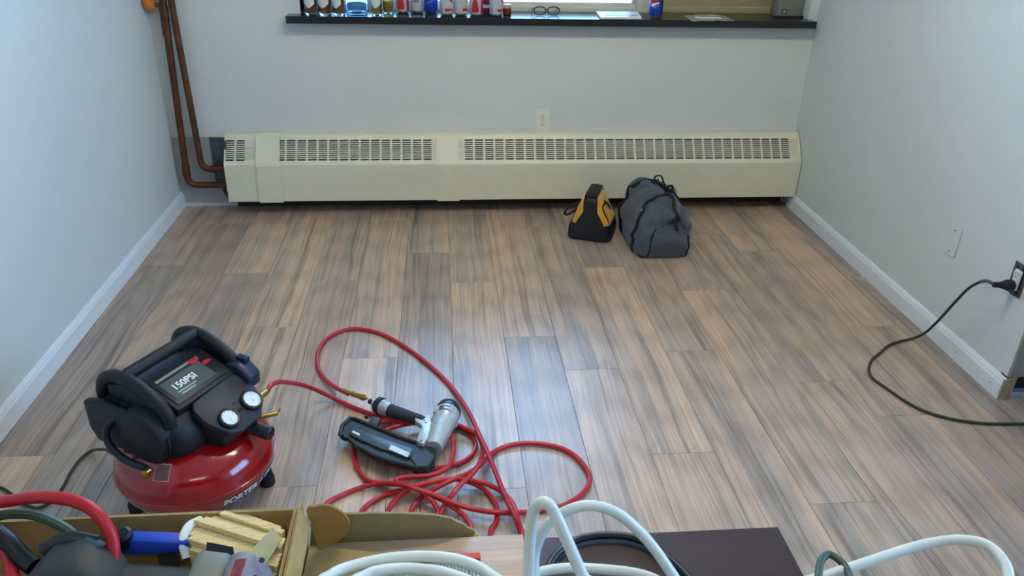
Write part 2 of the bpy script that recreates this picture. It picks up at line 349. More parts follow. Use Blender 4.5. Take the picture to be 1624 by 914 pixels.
CFLAP=[(-0.165,0.741,0.778),(-0.121,0.733,0.778),(-0.064,0.717,0.778),(-0.038,0.686,0.778),(-0.187,0.696,0.778),(-0.181,0.719,0.778)]
SHIMS=[(-0.301,0.700,0.854),(-0.285,0.700,0.874),(-0.239,0.700,0.879),(-0.199,0.700,0.863),(-0.179,0.700,0.848),(-0.186,0.700,0.809),(-0.233,0.700,0.816),(-0.279,0.700,0.827),(-0.304,0.700,0.824)]
BLUE=[(-0.403,0.700,0.841),(-0.370,0.700,0.848),(-0.305,0.700,0.840),(-0.307,0.700,0.825),(-0.368,0.700,0.823),(-0.398,0.700,0.830)]
TOOL=[(-0.457,0.660,0.844),(-0.423,0.660,0.879),(-0.388,0.660,0.889),(-0.373,0.660,0.881),(-0.293,0.660,0.865),(-0.293,0.660,0.824),(-0.459,0.660,0.810)]
BLOCK=[(-0.262,0.640,0.882),(-0.228,0.640,0.871),(-0.234,0.640,0.842),(-0.275,0.640,0.845),(-0.253,0.640,0.890),(-0.233,0.640,0.878)]
ROUND=[(-0.218,0.620,0.894),(-0.194,0.620,0.897),(-0.172,0.620,0.881),(-0.168,0.620,0.872),(-0.170,0.620,0.859),(-0.226,0.620,0.863)]
PCORD=[(-0.919,1.793,0.100),(-1.001,1.901,0.030),(-1.054,1.933,0.006),(-1.072,1.900,0.006),(-1.076,1.839,0.006),(-1.072,1.778,0.006),(-1.076,1.728,0.006),(-1.104,1.698,0.006),(-1.144,1.715,0.006),(-1.194,1.753,0.006),(-1.242,1.786,0.006),(-1.336,1.841,0.006),(-1.399,1.832,0.006)]
STRA=[(0.867,3.290,0.033),(0.876,3.290,0.094),(0.894,3.300,0.153),(0.917,3.310,0.205),(0.971,3.350,0.214),(1.023,3.380,0.227),(1.058,3.420,0.253)]
STRB=[(0.853,3.520,0.009),(0.856,3.530,0.066),(0.878,3.550,0.121),(0.909,3.560,0.183),(0.948,3.540,0.226),(0.985,3.500,0.260),(1.027,3.460,0.267),(1.058,3.420,0.253)]
BOW=[(1.058,3.420,0.253),(1.033,3.420,0.282),(1.003,3.420,0.304),(0.989,3.420,0.323),(1.000,3.420,0.335),(1.021,3.420,0.332),(1.033,3.420,0.307),(1.049,3.420,0.275),(1.060,3.410,0.288),(1.075,3.410,0.288),(1.080,3.410,0.269),(1.067,3.410,0.253),(1.051,3.410,0.263)]
TAIL=[(1.056,3.420,0.269),(1.075,3.400,0.267),(1.096,3.380,0.245),(1.122,3.370,0.211),(1.135,3.370,0.176)]
YSTR=[(0.679,3.500,0.192),(0.647,3.520,0.165),(0.611,3.540,0.131),(0.592,3.550,0.104),(0.609,3.550,0.094),(0.643,3.540,0.118),(0.663,3.520,0.145)]
YSTR2=[(0.772,3.500,0.184),(0.812,3.560,0.138),(0.846,3.600,0.095)]
# ================================================================ MATERIALS IN USE
M_wall = mat('wall_paint', (204, 211, 208), .62, var=.012, scale=90, bump=.25)
M_ceil = mat('ceiling_paint', (225, 226, 222), .8, var=.01, scale=60)
M_base = mat('baseboard_paint', (222, 228, 230), .42, var=.015, scale=40)
M_floor = laminate('laminate_floor', (202, 172, 146), (92, 72, 58), (166, 150, 136))
M_sub = mat('underlay', (40, 34, 30), .9)
M_cream = mat('cream_enamel', (216, 214, 188), .45, var=.02, scale=12)
M_creamshade = mat('cream_enamel_shaded', (150, 146, 118), .6, var=.05, scale=30)  # same cream paint, with the shade inside the cover put into the colour
M_steel = mat('dull_galvanised_steel', (92, 100, 104), .5, .6, var=.1, scale=20)
M_copper = mat('tarnished_copper', (108, 66, 42), .45, .6, var=.28, scale=14)
M_orange = mat('orange_paint', (196, 110, 40), .5, var=.12, scale=40)
M_white = mat('white_plastic', (222, 222, 214), .35, var=.02)
M_black = mat('black_plastic', (22, 24, 26), .42, var=.1, scale=60)
M_dark = mat('dark_slot', (16, 16, 16), .7)
M_sill = mat('black_sill', (26, 30, 31), .22, var=.1, scale=25, spec=.6)
M_win = mat('window_frame_paint', (196, 200, 184), .45, var=.03, scale=15)
M_olive = mat('olive_board', (158, 148, 110), .55, var=.1, scale=18, stretch=(1, 1, 12))
M_glass = pane_mat()
M_wood = mat('raw_pine', (170, 150, 118), .7, var=.15, scale=30, stretch=(6, 6, 1))
M_door = mat('dark_green_door', (26, 34, 28), .35, var=.25, scale=12)

# ================================================================ SETTING
def struct(o): o['kind'] = 'structure'; return o

# --- floor with its laminate planks
fl = struct(MB().box((XL-.1, YF-.1, -.06), (3.05, YB+.1, -.0085)).build('floor', M_sub))
PW, PL, G = .197, 1.307, .0005
joints = {0: 1.706, 1: 2.541, 2: 2.307, 3: 1.831, 4: 2.412, 5: 1.591, 6: 2.187, 7: 1.978, -2: 2.422, -5: 3.143, -1: 2.02, -3: 1.75, -4: 2.66, -6: 2.40, -7: 1.93, 8: 2.56, 9: 1.70}
PM = {}
def plank(x0, x1, y0, y1):
    w, l = round(x1-x0-2*G, 4), round(y1-y0-2*G, 4)
    if w < .01 or l < .01: return
    if (w, l) not in PM:
        c = .0007; hw, hl = w/2, l/2
        rings = [[(-hw,-hl,-.008),(hw,-hl,-.008),(hw,hl,-.008),(-hw,hl,-.008)],
                 [(-hw,-hl,-c),(hw,-hl,-c),(hw,hl,-c),(-hw,hl,-c)],
                 [(-hw+c,-hl+c,0),(hw-c,-hl+c,0),(hw-c,hl-c,0),(-hw+c,hl-c,0)]]
        mb = MB(); mb.loft(rings)
        me = bpy.data.meshes.new('plank'); me.from_pydata([tuple(p) for p in mb.v], [], mb.f); me.update(); me.materials.append(M_floor)
        PM[(w, l)] = me
    o = bpy.data.objects.new('plank', PM[(w, l)]); COL.objects.link(o)
    o.parent = fl; o.location = Vector(((x0+x1)/2, (y0+y1)/2, 0))-OFF[fl.name]
def column(x0, x1, ya, yb, j):
    y = j
    while y > ya: y -= PL
    while y < yb:
        plank(x0, x1, max(y, ya), min(y+PL, yb)); y += PL
for k in range(-7, 10):
    column(max(.023+PW*k, XL+.001), min(.023+PW*(k+1), XR-.001), YF, YB, joints[k])
for k in range(0, 6):                       # side hall beyond the opening in the right wall
    x0 = XR+.001+PW*k
    column(x0, min(x0+PW, 2.98), -.6, 2.09, 1.1+(k*.437) % 1.1)

# --- walls
wb = MB()
T = .24
wb.box((XL-.1, YB, 0), (WX0, YB+T, ZC)).box((WX1, YB, 0), (XR+.1, YB+T, ZC)).box((WX0, YB, 0), (WX1, YB+T, WZ0-.02)).box((WX0, YB, WZ1), (WX1, YB+T, ZC))
struct(wb.build('wall_back', M_wall))
struct(MB().box((XL-.1, YF, 0), (XL, YB, ZC)).build('wall_left', M_wall))
wr = MB().box((XR, 2.055, .09), (XR+.075, YB, ZC)).box((XR, YF, 0), (XR+.1, -.6, ZC)).box((XR, -.6, 2.2), (XR+.075, 2.055, ZC)).box((XR, 2.085, 0), (XR+.05, YB, .09))
struct(wr.build('wall_right', M_wall))
struct(MB().box((XL-.1, YF-T, 0), (XR+.1, YF, ZC)).build('wall_front', M_wall))
hl = MB().box((2.98, -.7, 0), (3.05, -.4, ZC)).box((2.98, 1.7, 0), (3.05, 2.2, ZC)).box((2.98, -.4, 0), (3.05, 1.7, .8)).box((2.98, -.4, 2.2), (3.05, 1.7, ZC)).box((XR+.1, -.68, 0), (2.98, -.6, ZC)).box((2.78, 2.09, 0), (2.98, 2.17, ZC)).box((XR+.075, 2.09, 2.04), (2.78, 2.17, ZC))
struct(hl.build('wall_hall', M_wall))
struct(MB().box((XL-.1, YF-T, ZC), (3.05, YB+T, ZC+.08)).build('ceiling', M_ceil))

# --- baseboards with a moulded top
def baseboard(name, x, sgn, y0, y1):
    prof = [(0, 0), (.0125, 0), (.0125, .058), (.0095, .066), (.0095, .070), (.006, .076), (.004, .081), (0, .082)]
    return struct(MB().prism([(x+sgn*a, y0, b) for a, b in prof], (0, y1-y0, 0)).build(name, M_base))
baseboard('baseboard_left', XL, 1, YF, YB)
bbr = baseboard('baseboard_right', XR, -1, 2.052, YB-.08)
for (y, z) in ((2.30, .034), (2.10, .036), (2.90, .05), (3.62, .05), (2.6, .03)):
    MB().lathe([(.0022, 0), (.0022, .0008), (0, .001)], (XR-.0125, y, z), (-1, 0, 0), 8).build('nail_head', M_black, bbr)
struct(MB().box((-1.075, YB-.010, 0), (XR-.014, YB, .072)).build('back_shade_strip', mat('painted_shade_brown', (58, 46, 38), .6)))  # dark strip painting in the shade under the radiator
tr = struct(MB().box((XR-.012, 2.046, 0), (XR+.006, 2.0518, .080)).build('trim_1', M_wood))
MB().box((XR+.008, 2.050, 0), (XR+.02, 2.080, .086)).build('shim', M_wood, tr)
MB().box((XR+.024, 2.056, .0), (XR+.040, 2.084, .088)).build('shim', M_wood, tr)
struct(MB().box((XR+.001, 2.046, .092), (XR+.078, 2.0545, 2.2)).build('trim_2', mat('grey_casing', (150, 152, 140), .6, var=.05), bevel=.001))
dr = struct(MB().box((XR+.085, 2.10, .006), (2.77, 2.14, 2.035)).build('door_1', M_door, bevel=.002))
for a, b, c, d in ((.12, .45, .15, .9), (.5, .8, .15, .9), (.12, .45, 1.05, 1.9), (.5, .8, 1.05, 1.9)):
    MB().box((XR+a, 2.094, c), (XR+b, 2.10, d)).build('panel', M_door, dr, bevel=.003)
MB().lathe([(.012, 0), (.012, .03), (.028, .04), (.03, .055), (.02, .07), (0, .072)], (2.68, 2.10, 1.0), (0, -1, 0), 16).build('knob', M_steel, dr, smooth=True)

# --- the window over the radiator: frame, bright sash, olive board filling the right part
w1 = struct(thing('window_1', None, None, ((WX0+WX1)/2, YB+.2, WZ0)))
SX = 1.00                                   # where the glazed part ends
f = MB()
f.box((WX0, YB+.17, WZ0), (SX, YB+.235, WZ0+.03)).box((WX0, YB+.17, WZ1-.05), (WX1, YB+.235, WZ1)).box((WX0, YB+.17, WZ0+.03), (WX0+.04, YB+.235, WZ1-.05))
f.box((SX, YB+.165, WZ0), (SX+.075, YB+.235, WZ1-.05)).box((WX1-.03, YB+.17, WZ0), (WX1, YB+.235, WZ1-.05))
f.build('frame', M_win, w1, bevel=.003)
s_ = MB()
s_.box((WX0+.04, YB+.182, WZ0+.03), (SX, YB+.225, WZ0+.046)).box((WX0+.04, YB+.182, WZ1-.08), (SX, YB+.225, WZ1-.05))
s_.box((WX0+.04, YB+.182, WZ0+.046), (WX0+.07, YB+.225, WZ1-.08)).box((SX-.022, YB+.182, WZ0+.046), (SX, YB+.225, WZ1-.08)).box((.20, YB+.182, WZ0+.046), (.235, YB+.225, WZ1-.08))
s_.build('sash', M_win, w1, bevel=.003)
MB().box((WX0+.06, YB+.20, WZ0+.04), (.21, YB+.206, WZ1-.07)).build('pane', M_glass, w1)
MB().box((.225, YB+.20, WZ0+.04), (SX-.012, YB+.206, WZ1-.07)).build('pane', M_glass, w1)
z = WZ0
for i, hgt in enumerate((.033, .046, .052, .13, .13, .13, .13, .13, .13, .13)):
    if z+hgt > WZ1-.05: break
    MB().box((SX+.075, YB+.190+(.006 if i % 2 else 0), z+.001), (WX1-.03, YB+.225, z+hgt-.001)).build('board', M_olive, w1, bevel=.002)
    z += hgt
MB().box((SX+.075, YB+.190, z), (WX1-.03, YB+.225, WZ1-.05)).build('board', M_olive, w1, bevel=.002)
sl = MB().box((-.715, YB-.08, .934), (1.853, YB+.0, .967)).box((WX0+.001, YB, .934), (WX1-.001, YB+.236, .9665))
sl.build('sill', M_sill, w1)
# unseen window added at the hall end, for blue light on the left wall
w2 = struct(thing('added_window', None, None, (3.0, .65, .8)))
f = MB()
for a in ((-.40, -.35), (.625, .675), (1.65, 1.70)): f.box((2.99, a[0], .8), (3.04, a[1], 2.2))
for a in ((-.35, .625), (.675, 1.65)): f.box((2.99, a[0], .8), (3.04, a[1], .85)).box((2.99, a[0], 2.15), (3.04, a[1], 2.2))
f.build('frame', M_win, w2)
MB().box((3.012, -.35, .85), (3.018, .625, 2.15)).build('pane', M_glass, w2)
MB().box((3.012, .675, .85), (3.018, 1.65, 2.15)).build('pane', M_glass, w2)

# --- ceiling fixtures: one added over the middle of the room for evener light, one behind the camera
def fixture(x0, y0, label, estr, nm):
    cl = thing('ceiling_light', label, 'light', (x0, y0, ZC-.09), group='fluorescent ceiling fixtures')
    MB().box((x0-.65, y0-.15, ZC-.035), (x0+.65, y0+.15, ZC)).build('housing', M_white, cl, bevel=.004)
    mt_ = mat(nm, (255, 250, 238), .4, emit=(255, 242, 220), estr=estr)
    for yy in (-.08, .08):
        MB().lathe([(.019, 0), (.019, 1.2)], (x0-.6, y0+yy, ZC-.062), (1, 0, 0), 12).build('tube', mt_, cl, smooth=True)
    for xx in (-.625, .61):
        MB().box((x0+xx, y0-.125, ZC-.085), (x0+xx+.018, y0+.125, ZC-.033)).build('end_cap', M_white, cl)
fixture(.45, 2.05, 'added fluorescent ceiling fixture over the middle of the floor', LAMP_ADDED, 'added_lit_tube')
fixture(.0, -.75, 'dimmer fluorescent ceiling fixture behind the camera', LAMP_REAR, 'lit_tube_dim')
# ================================================================ RADIATOR, PIPES, OUTLETS
D_ = YB
rad = thing('baseboard_radiator', 'long cream metal baseboard radiator with slotted grilles under the window', 'radiator', (.39, D_-.07, 0))
ZB_, ZCR, ZT, DF, DT = .078, .268, .394, .148, .056        # bottom, crease, top, front depth, top depth
def P(x, d, z): return (x, D_-d, z)
def slant(x, s, lift=0.0):
    d = DF+(DT-DF)*s; z = ZCR+(ZT-ZCR)*s
    nl = math.hypot(ZT-ZCR, DF-DT); ny, nz_ = (ZT-ZCR)/nl, (DF-DT)/nl
    return Vector((x, D_-d-ny*lift, z+nz_*lift))
SA, SB = .15, .845                                           # grille band on the slanted face
def cover(x0, x1):
    t = .003
    o = MB()
    # top + upper rim, lower rim + front face, as bent sheet
    def sheet(pts): o.prism([(x0, D_-d, z) for d, z in pts], (x1-x0, 0, 0))
    def sl(s): return (DF+(DT-DF)*s, ZCR+(ZT-ZCR)*s)
    a, b = sl(SB), sl(SA)
    sheet([(0.002, ZT+.005), (DT-.012, ZT+.005), (DT-.002, ZT+.003), (DT+.004, ZT-.004), a, (a[0]-t, a[1]-t), (DT-.002, ZT-.006), (0.002, ZT)])
    sheet([b, (DF, ZCR+.002), (DF+.001, ZCR-.004), (DF+.001, ZB_), (DF-.02, ZB_), (DF-.02, ZB_+t), (DF-t, ZB_+t), (DF-t, ZCR-.003), (b[0]-t, b[1]-t)])
    return o.build('cover_panel', M_cream, rad)
def grille(x0, x1, starts, cw):
    """x0..x1 sheet span, starts: left edges of the slot groups, cw their width"""
    o = MB(); t = .0025
    def bar(xa, xb, sa, sb):
        q = [slant(xa, sa), slant(xb, sa), slant(xb, sb), slant(xa, sb)]
        n = slant(0, 0, 1)-slant(0, 0, 0)
        o.prism(q, -n*t)
    x = x0
    for st in starts:
        if st-x > .0005: bar(x, st, SA-.02, SB+.02)
        x = st+cw
    bar(x, x1, SA-.02, SB+.02)
    ns = 10; ph = (SB-SA)/ns
    for i in range(1, ns):
        s0 = SA+ph*i
        bar(x0+.002, x1-.002, s0-ph*.22, s0+ph*.22)
    return o.build('grille', M_cream, rad, fix=True)
secs = [(-1.078, -.92, [-1.0705, -1.0185], .0400), (-.832, -.026, [-.7737+.0521*i for i in range(-1, 14)], .0415), (.079, 1.868, [.113+.0521*i for i in range(33)], .0415)]
for i, (a, b, st, cw) in enumerate(secs):
    cover(a, b)
    grille(a, b, st, cw)                # the first slot group of the middle part is half hidden by the joint strip
def strip(x0, x1):
    e = .004
    pts = [(0.002, ZT+.009), (DT-.008, ZT+.009), (DT+.010, ZT), (DF+.006, ZCR+.005), (DF+.009, ZCR-.003), (DF+.009, ZB_-.004), (DF-.02, ZB_-.004), (DF-.02, ZB_), (DF+.002, ZB_), (DF+.002, ZCR-.004), (DT+.002, ZT-.003), (DT-.012, ZT+.006), (0.002, ZT+.006)]
    MB().prism([(x0, D_-d, z) for d, z in pts], (x1-x0, 0, 0)).build('joint_strip', M_cream, rad)
strip(-.924, -.808); strip(-.030, .083)
endp = [(0.002, ZT+.007), (DT-.004, ZT+.007), (DT+.008, ZT-.004), (DF+.004, ZCR+.002), (DF+.004, ZB_-.002), (0.002, ZB_-.002)]
MB().prism([(1.866, D_-d, z) for d, z in endp], (.016, 0, 0)).build('end_cap', M_cream, rad, bevel=.002)
MB().box((-1.078, D_-.006, ZB_), (1.866, D_-.001, ZT)).build('back_plate', M_creamshade, rad)
MB().box((XL+.002, D_-.005, .02), (-1.085, D_-.001, ZT-.02)).build('back_plate', mat('grey_primer', (164, 169, 170), .7, var=.08, scale=14), rad)
MB().box((-1.168, D_-.012, .14), (-1.078, D_-.0055, ZT-.022)).build('bracket_plate', M_steel, rad)
MB().box((-1.076, D_-.10, .10), (-1.068, D_-.008, ZT-.02)).build('bracket_plate', M_steel, rad)
MB().box((XL+.012, D_-.012, ZT-.022), (-1.08, D_-.0055, ZT-.014)).build('ledge', M_cream, rad)
fe = MB()
x = -1.03
while x < 1.83:
    fe.box((x, D_-.115, .13), (x+.0012, D_-.035, .235)); x += .011
o = fe.build('heating_fins', mat('aluminium_fins', (120, 118, 100), .5, .3), rad, fix=False); o['kind'] = 'stuff'
MB().lathe([(.014, 0), (.014, 2.88)], (-1.06, D_-.075, .182), (1, 0, 0), 12).build('heating_tube', M_copper, rad, smooth=True)

def elbow(path, r=.03, n=6):
    """polyline with rounded corners"""
    P_ = [Vector(p) for p in path]; out = [P_[0]]
    for i in range(1, len(P_)-1):
        a = (P_[i-1]-P_[i]).normalized(); b = (P_[i+1]-P_[i]).normalized()
        for k in range(n+1):
            t = k/n
            out.append((P_[i]+a*r)*(1-t)**2+P_[i]*2*t*(1-t)+(P_[i]+b*r)*t*t)
    out.append(P_[-1]); return out
yp = D_-.052
p1 = thing('copper_pipe', 'left brown copper heating pipe in the corner with couplings and orange valve', 'pipe', (-1.262, yp, 0), group='copper riser pipes')
MB().tube(elbow([(-1.252, yp, ZC), (-1.262, yp, 1.10), (-1.296, yp, .134), (-1.085, yp, .134)], .05), .0165, 14).build('riser', M_copper, p1, smooth=True)
for z0, z1, rr in ((.93, 1.0, .0205), (.868, .925, .0200)):
    MB().tube([(-1.2665-.0355*(1-z0), yp, z0), (-1.2665-.0355*(1-z1), yp, z1)], rr, 14).build('coupling', M_copper, p1, smooth=True)
MB().tube([(-1.2943, yp, .185), (-1.2923, yp, .24)], .0195, 14).build('coupling', M_copper, p1, smooth=True)
MB().tube(elbow([(-1.118, yp-.004, .134), (-1.116, yp-.004, .095), (-1.098, yp-.004, .066)], .014), .0085, 10).build('drain_stub', M_copper, p1, smooth=True)
vl = MB().tube([(-1.27, yp-.004, 1.005), (-1.315, yp-.004, 1.008)], .010, 10).build('valve_stem', M_copper, p1, smooth=True)
MB().lathe([(0, 0), (.018, .002), (.032, .012), (.036, .026), (.030, .044), (.016, .05), (0, .052)], (-1.298, yp-.006, 1.012), (-1, 0, 0), 14).build('valve_handle', M_orange, vl, smooth=True)
p2 = thing('copper_pipe', 'right copper heating pipe of the corner pair, bending higher into the radiator', 'pipe', (-1.222, yp, 0), group='copper riser pipes')
MB().tube(elbow([(-1.240, yp, ZC), (-1.228, yp, 1.05), (-1.214, yp, .219), (-1.085, yp, .219)], .045), .0155, 14).build('riser', M_copper, p2, smooth=True)
MB().tube([(-1.170, yp, .219), (-1.145, yp, .219)], .0185, 14).build('coupling', M_copper, p2, smooth=True)

# --- outlets and plates
def receptacle(c, ux, n, parent, nm='receptacle'):
    """face with two slots and a ground hole; c centre, ux right, n outwards"""
    c, ux, n = Vector(c), Vector(ux), Vector(n); uz = Vector((0, 0, 1))
    poly = []
    for k in range(20):
        a = 2*pi*k/20; poly.append(c+ux*(.0168*cos(a))+uz*max(-.0125, min(.0125, .0168*sin(a))))
    r = MB().prism(poly, n*.002).build(nm, M_white, parent)
    for dx, h_ in ((-.0063, .0075), (.0063, .0065)):
        q = [c+ux*(dx+a)+uz*(.003+b)+n*.002 for a, b in ((-.0013, -h_/2), (.0013, -h_/2), (.0013, h_/2), (-.0013, h_/2))]
        MB().prism(q, n*.0003).build('slot', M_dark, r)
    MB().lathe([(.0026, 0), (.0026, .0003), (0, .0003)], c-uz*.0075+n*.002, n, 10).build('slot', M_dark, r)
    return r
ot = thing('wall_outlet', 'white duplex outlet with cover plate on the wall above the radiator', 'outlet', (.518, D_, .398))
MB().box((.483, D_-.006, .398), (.553, D_-.0002, .513)).build('plate', M_white, ot, bevel=.002)
for zz in (.475, .436): receptacle((.518, D_-.006, zz), (1, 0, 0), (0, -1, 0), ot)
MB().lathe([(.003, 0), (.0025, .001), (0, .0012)], (.518, D_-.006, .4555), (0, -1, 0), 10).build('screw', M_steel, ot)
bp_ = thing('blank_wall_plate', 'painted-over blank wall plate on the right wall, left of the open outlet', 'wall plate', (XR, 2.507, .334))
MB().box((XR-.006, 2.473, .334), (XR-.0002, 2.541, .447)).build('plate', M_wall, bp_, bevel=.0020, seg=1)
for zz, m_, r_ in ((.432, M_dark, .0032), (.350, M_steel, .0025)):
    MB().lathe([(r_, 0), (r_, .0012), (0, .0014)], (XR-.006, 2.507, zz), (-1, 0, 0), 10).build('screw', m_, bp_)
oo = thing('open_outlet', 'bare white duplex outlet without cover plate by the wall end, cord plugged in', 'outlet', (XR, 2.15, .355))
fr = MB().box((XR-.003, 2.118, .352), (XR-.0002, 2.184, .462))
fr.build('box_rim', M_steel, oo)
MB().box((XR-.0045, 2.130, .362), (XR-.003, 2.172, .452)).build('cavity', M_dark, oo)
MB().box((XR-.010, 2.135, .372), (XR-.0045, 2.167, .442)).build('body', M_white, oo, bevel=.002)
for zz in (.4265, .3875): receptacle((XR-.010, 2.151, zz), (0, -1, 0), (-1, 0, 0), oo)
MB().box((XR-.006, 2.142, .352), (XR-.0045, 2.160, .372)).build('mounting_ear', M_steel, oo)
MB().box((XR-.006, 2.142, .442), (XR-.0045, 2.160, .460)).build('mounting_ear', M_steel, oo)

# --- dark green extension cord: plug, collar, cord
M_cord = mat('dark_green_cord', (44, 52, 34), .5, var=.1, scale=60)
ec = thing('extension_cord', 'dark green extension cord plugged into the right wall outlet, curling on the floor', 'cord', (1.6, 2.2, 0))
cp = [(1.800, 2.203, .377), (1.790, 2.235, .335), (1.795, 2.285, .255), (1.803, 2.345, .150), (1.806, 2.400, .062), (1.790, 2.432, .018), (1.74, 2.432, .0055), (1.678, 2.405, .0055), (1.61, 2.350, .0055), (1.562, 2.310, .0055), (1.519, 2.251, .0055), (1.502, 2.199, .0055), (1.514, 2.143, .0055), (1.559, 2.018, .0055), (1.629, 1.952, .0055), (1.737, 1.915, .0055), (1.874, 1.905, .0055), (2.05, 1.88, .0055), (2.2, 1.80, .0055), (2.32, 1.60, .0055), (2.34, 1.3, .0055)]
MB().tube(catmull(cp, 8), .0050, 10).build('cord', M_cord, ec, smooth=True)
ax = Vector((-1, .12, -.02)).normalized()
pg = MB().lathe([(.0, 0), (.0165, .0), (.0185, .006), (.0185, .022), (.013, .034), (.0085, .052), (.0085, .064), (0, .064)], Vector((XR-.0125, 2.151, .3875)), ax, 18).build('plug', M_black, ec, smooth=True)
for k in range(4):
    MB().lathe([(.0088, 0), (.0098, .001), (.0098, .003), (.0088, .004)], Vector((XR-.0125, 2.151, .3875))+ax*(.040+.006*k), ax, 14).build('grip_ring', M_black, pg, smooth=True)
MB().tube(catmull([Vector((XR-.0125, 2.151, .3875))+ax*.06, (1.806, 2.182, .388), (1.800, 2.204, .376)], 5), .0058, 10).build('collar', M_steel, ec, smooth=True)
# ================================================================ THINGS ON THE WINDOW SILL
ZS = .967
M_alu = mat('bright_aluminium', (190, 192, 194), .28, .9, var=.04)
M_red = mat('red_print', (178, 20, 28), .35, var=.05)
M_dred = mat('dark_red_print', (96, 16, 22), .35, var=.05)
M_silverp = mat('silver_print', (196, 198, 200), .32, .35, var=.05, scale=40)
M_bluep = mat('blue_print', (18, 52, 150), .32, var=.06)
M_paper = mat('paper_label', (206, 210, 206), .6, var=.06, scale=60)
M_gold = mat('gold_print', (160, 130, 62), .45, .4, var=.1)
def glassm(name, rgb, rough=.04): return mat(name, rgb, rough, trans=1.0, var=.0, ior=1.45)
G_clear = glassm('clear_glass', (232, 240, 240)); G_blue = glassm('pale_blue_glass', (190, 224, 252)); G_brown = glassm('brown_glass', (92, 56, 22))
L_amber = mat('amber_spirit', (206, 100, 36), .12, trans=.5, var=0); L_gold = mat('golden_spirit', (236, 176, 62), .12, trans=.5, var=0) 

def cyl_poly(pts, r, c, phi0=0.0):
    """flat outline (arc length, height) wrapped on a cylinder facing the room"""
    out = []
    for a, z in pts:
        t = a/r+phi0
        out.append((c[0]+r*sin(t), c[1]-r*cos(t), c[2]+z))
    return out
def cyl_patch(mb, r, c, a0, a1, lo, hi, n=12, phi0=0.0):
    """band between the curves lo(t) and hi(t), t in 0..1, angles a0..a1 (radians)"""
    rows = [[], []]
    for i in range(n+1):
        t = i/n; a = a0+(a1-a0)*t+phi0
        for q, fn in ((0, lo), (1, hi)):
            rows[q].append((c[0]+r*sin(a), c[1]-r*cos(a), c[2]+fn(t)))
    mb.grid(rows); return mb

def can(x, y, label, body, group, prints=(), name='soda_can', s=1.0, rot=0.0):
    c = Vector((x, y, ZS)); t = thing(name, label, 'can', c, group=group); r = .033*s
    MB().lathe([(0, .004), (r*.68, .004), (r*.74, 0), (r*.80, .002), (r*.97, .010), (r, .014), (r, .104), (r*.97, .110), (r*.84, .120), (r*.84, .121)], c, seg=28).build('body', body, t, smooth=True)
    MB().lathe([(r*.845, .1195), (r*.855, .1225), (r*.82, .1225), (r*.79, .1185), (0, .1185)], c, seg=28).build('lid', M_alu, t, smooth=True)
    MB().box((x-.006, y-.014, ZS+.1187), (x+.006, y+.008, ZS+.1200)).build('pull_tab', M_alu, t)
    MB().lathe([(r*.75, .0003), (r*.80, .002), (r*.968, .0098), (r*.972, .0102), (r*.805, .0018), (r*.752, .0)], c, seg=28).build('rim', M_alu, t, smooth=True)
    for m_, a0, a1, lo, hi in prints:
        mb = MB(); cyl_patch(mb, r+.0004, c, a0, a1, lo, hi, phi0=rot); mb.build('print', m_, t, smooth=True, fix=False)
    return t
K = lambda v: (lambda t: v)
GR = 'soda cans on the window sill'
swoosh = [(M_red, -.75, .35, lambda t: .018+.002*t, lambda t: .032+.052*math.sin(pi*t)**.7), (M_red, .75, 1.5, K(.015), K(.103))]
script = [(M_red, -.25, .95, lambda t: .022+.004*t, lambda t: .036-.004*t), (M_red, .05, 1.0, lambda t: .060+.03*(1-t)**2, lambda t: .070+.036*(1-t)**1.5)]
can(-.181, 4.020, 'red and white soda can standing left of the plain silver can', M_silverp, GR, swoosh)
can(-.112, 4.040, 'plain silver soda can between the red and white can and the blue can', M_silverp, GR, [(mat('grey_print', (120, 126, 136), .4), -.5, .4, K(.05), K(.09))])
can(-.043, 4.040, 'solid blue soda can in the row of cans left of the glasses', M_bluep, GR, [(mat('light_blue_print', (60, 110, 200), .4), -.8, .7, lambda t: .04+.02*t, lambda t: .05+.02*t)])
can(.034, 3.956, 'silver can with red lettering just right of the blue can', M_silverp, GR, script)
can(.101, 3.958, 'silver can with red lettering, second of the front pair', M_silverp, GR, script, rot=.5)
can(.174, 3.953, 'soda can with broad red wave and red side, front row', M_silverp, GR, swoosh)
can(.228, 4.030, 'dark red can half hidden between two front cans', M_dred, GR, [(M_silverp, -.9, .9, K(.03), K(.045)), (M_silverp, -.9, .9, K(.07), K(.10))])
can(.272, 3.950, 'silver can with red lettering at the right end of the row', M_silverp, GR, script, rot=.35)
pp = can(1.060, 3.966, 'blue cola can with red white blue globe standing alone right of the tray', M_bluep, GR, [(mat('deep_blue_print', (10, 28, 96), .35), .45, 1.5, K(.014), K(.104))])
c = Vector((1.060, 3.966, ZS)); r = .0336
def disc(lo, hi, m_):
    pts = []
    R_ = .0215
    n = 24
    top = [(-R_+2*R_*i/n) for i in range(n+1)]
    rows = [[], []]
    for a in top:
        h_ = math.sqrt(max(0, R_*R_-a*a)); l = max(-h_, min(h_, lo(a))); u = max(-h_, min(h_, hi(a)))
        for q, v in ((0, l), (1, u)):
            th = a/r-.45; rows[q].append((c.x+r*sin(th), c.y-r*cos(th), c.z+.066+v))
    MB().grid(rows).build('print', m_, pp, smooth=True, fix=False)
disc(lambda a: -1, lambda a: 1, mat('white_print', (226, 228, 230), .35)); r += .0004
disc(lambda a: .004+.25*a, lambda a: 1, M_red); disc(lambda a: -1, lambda a: -.006+.25*a+.004*sin(a*120), mat('light_blue_print', (60, 110, 200), .4))

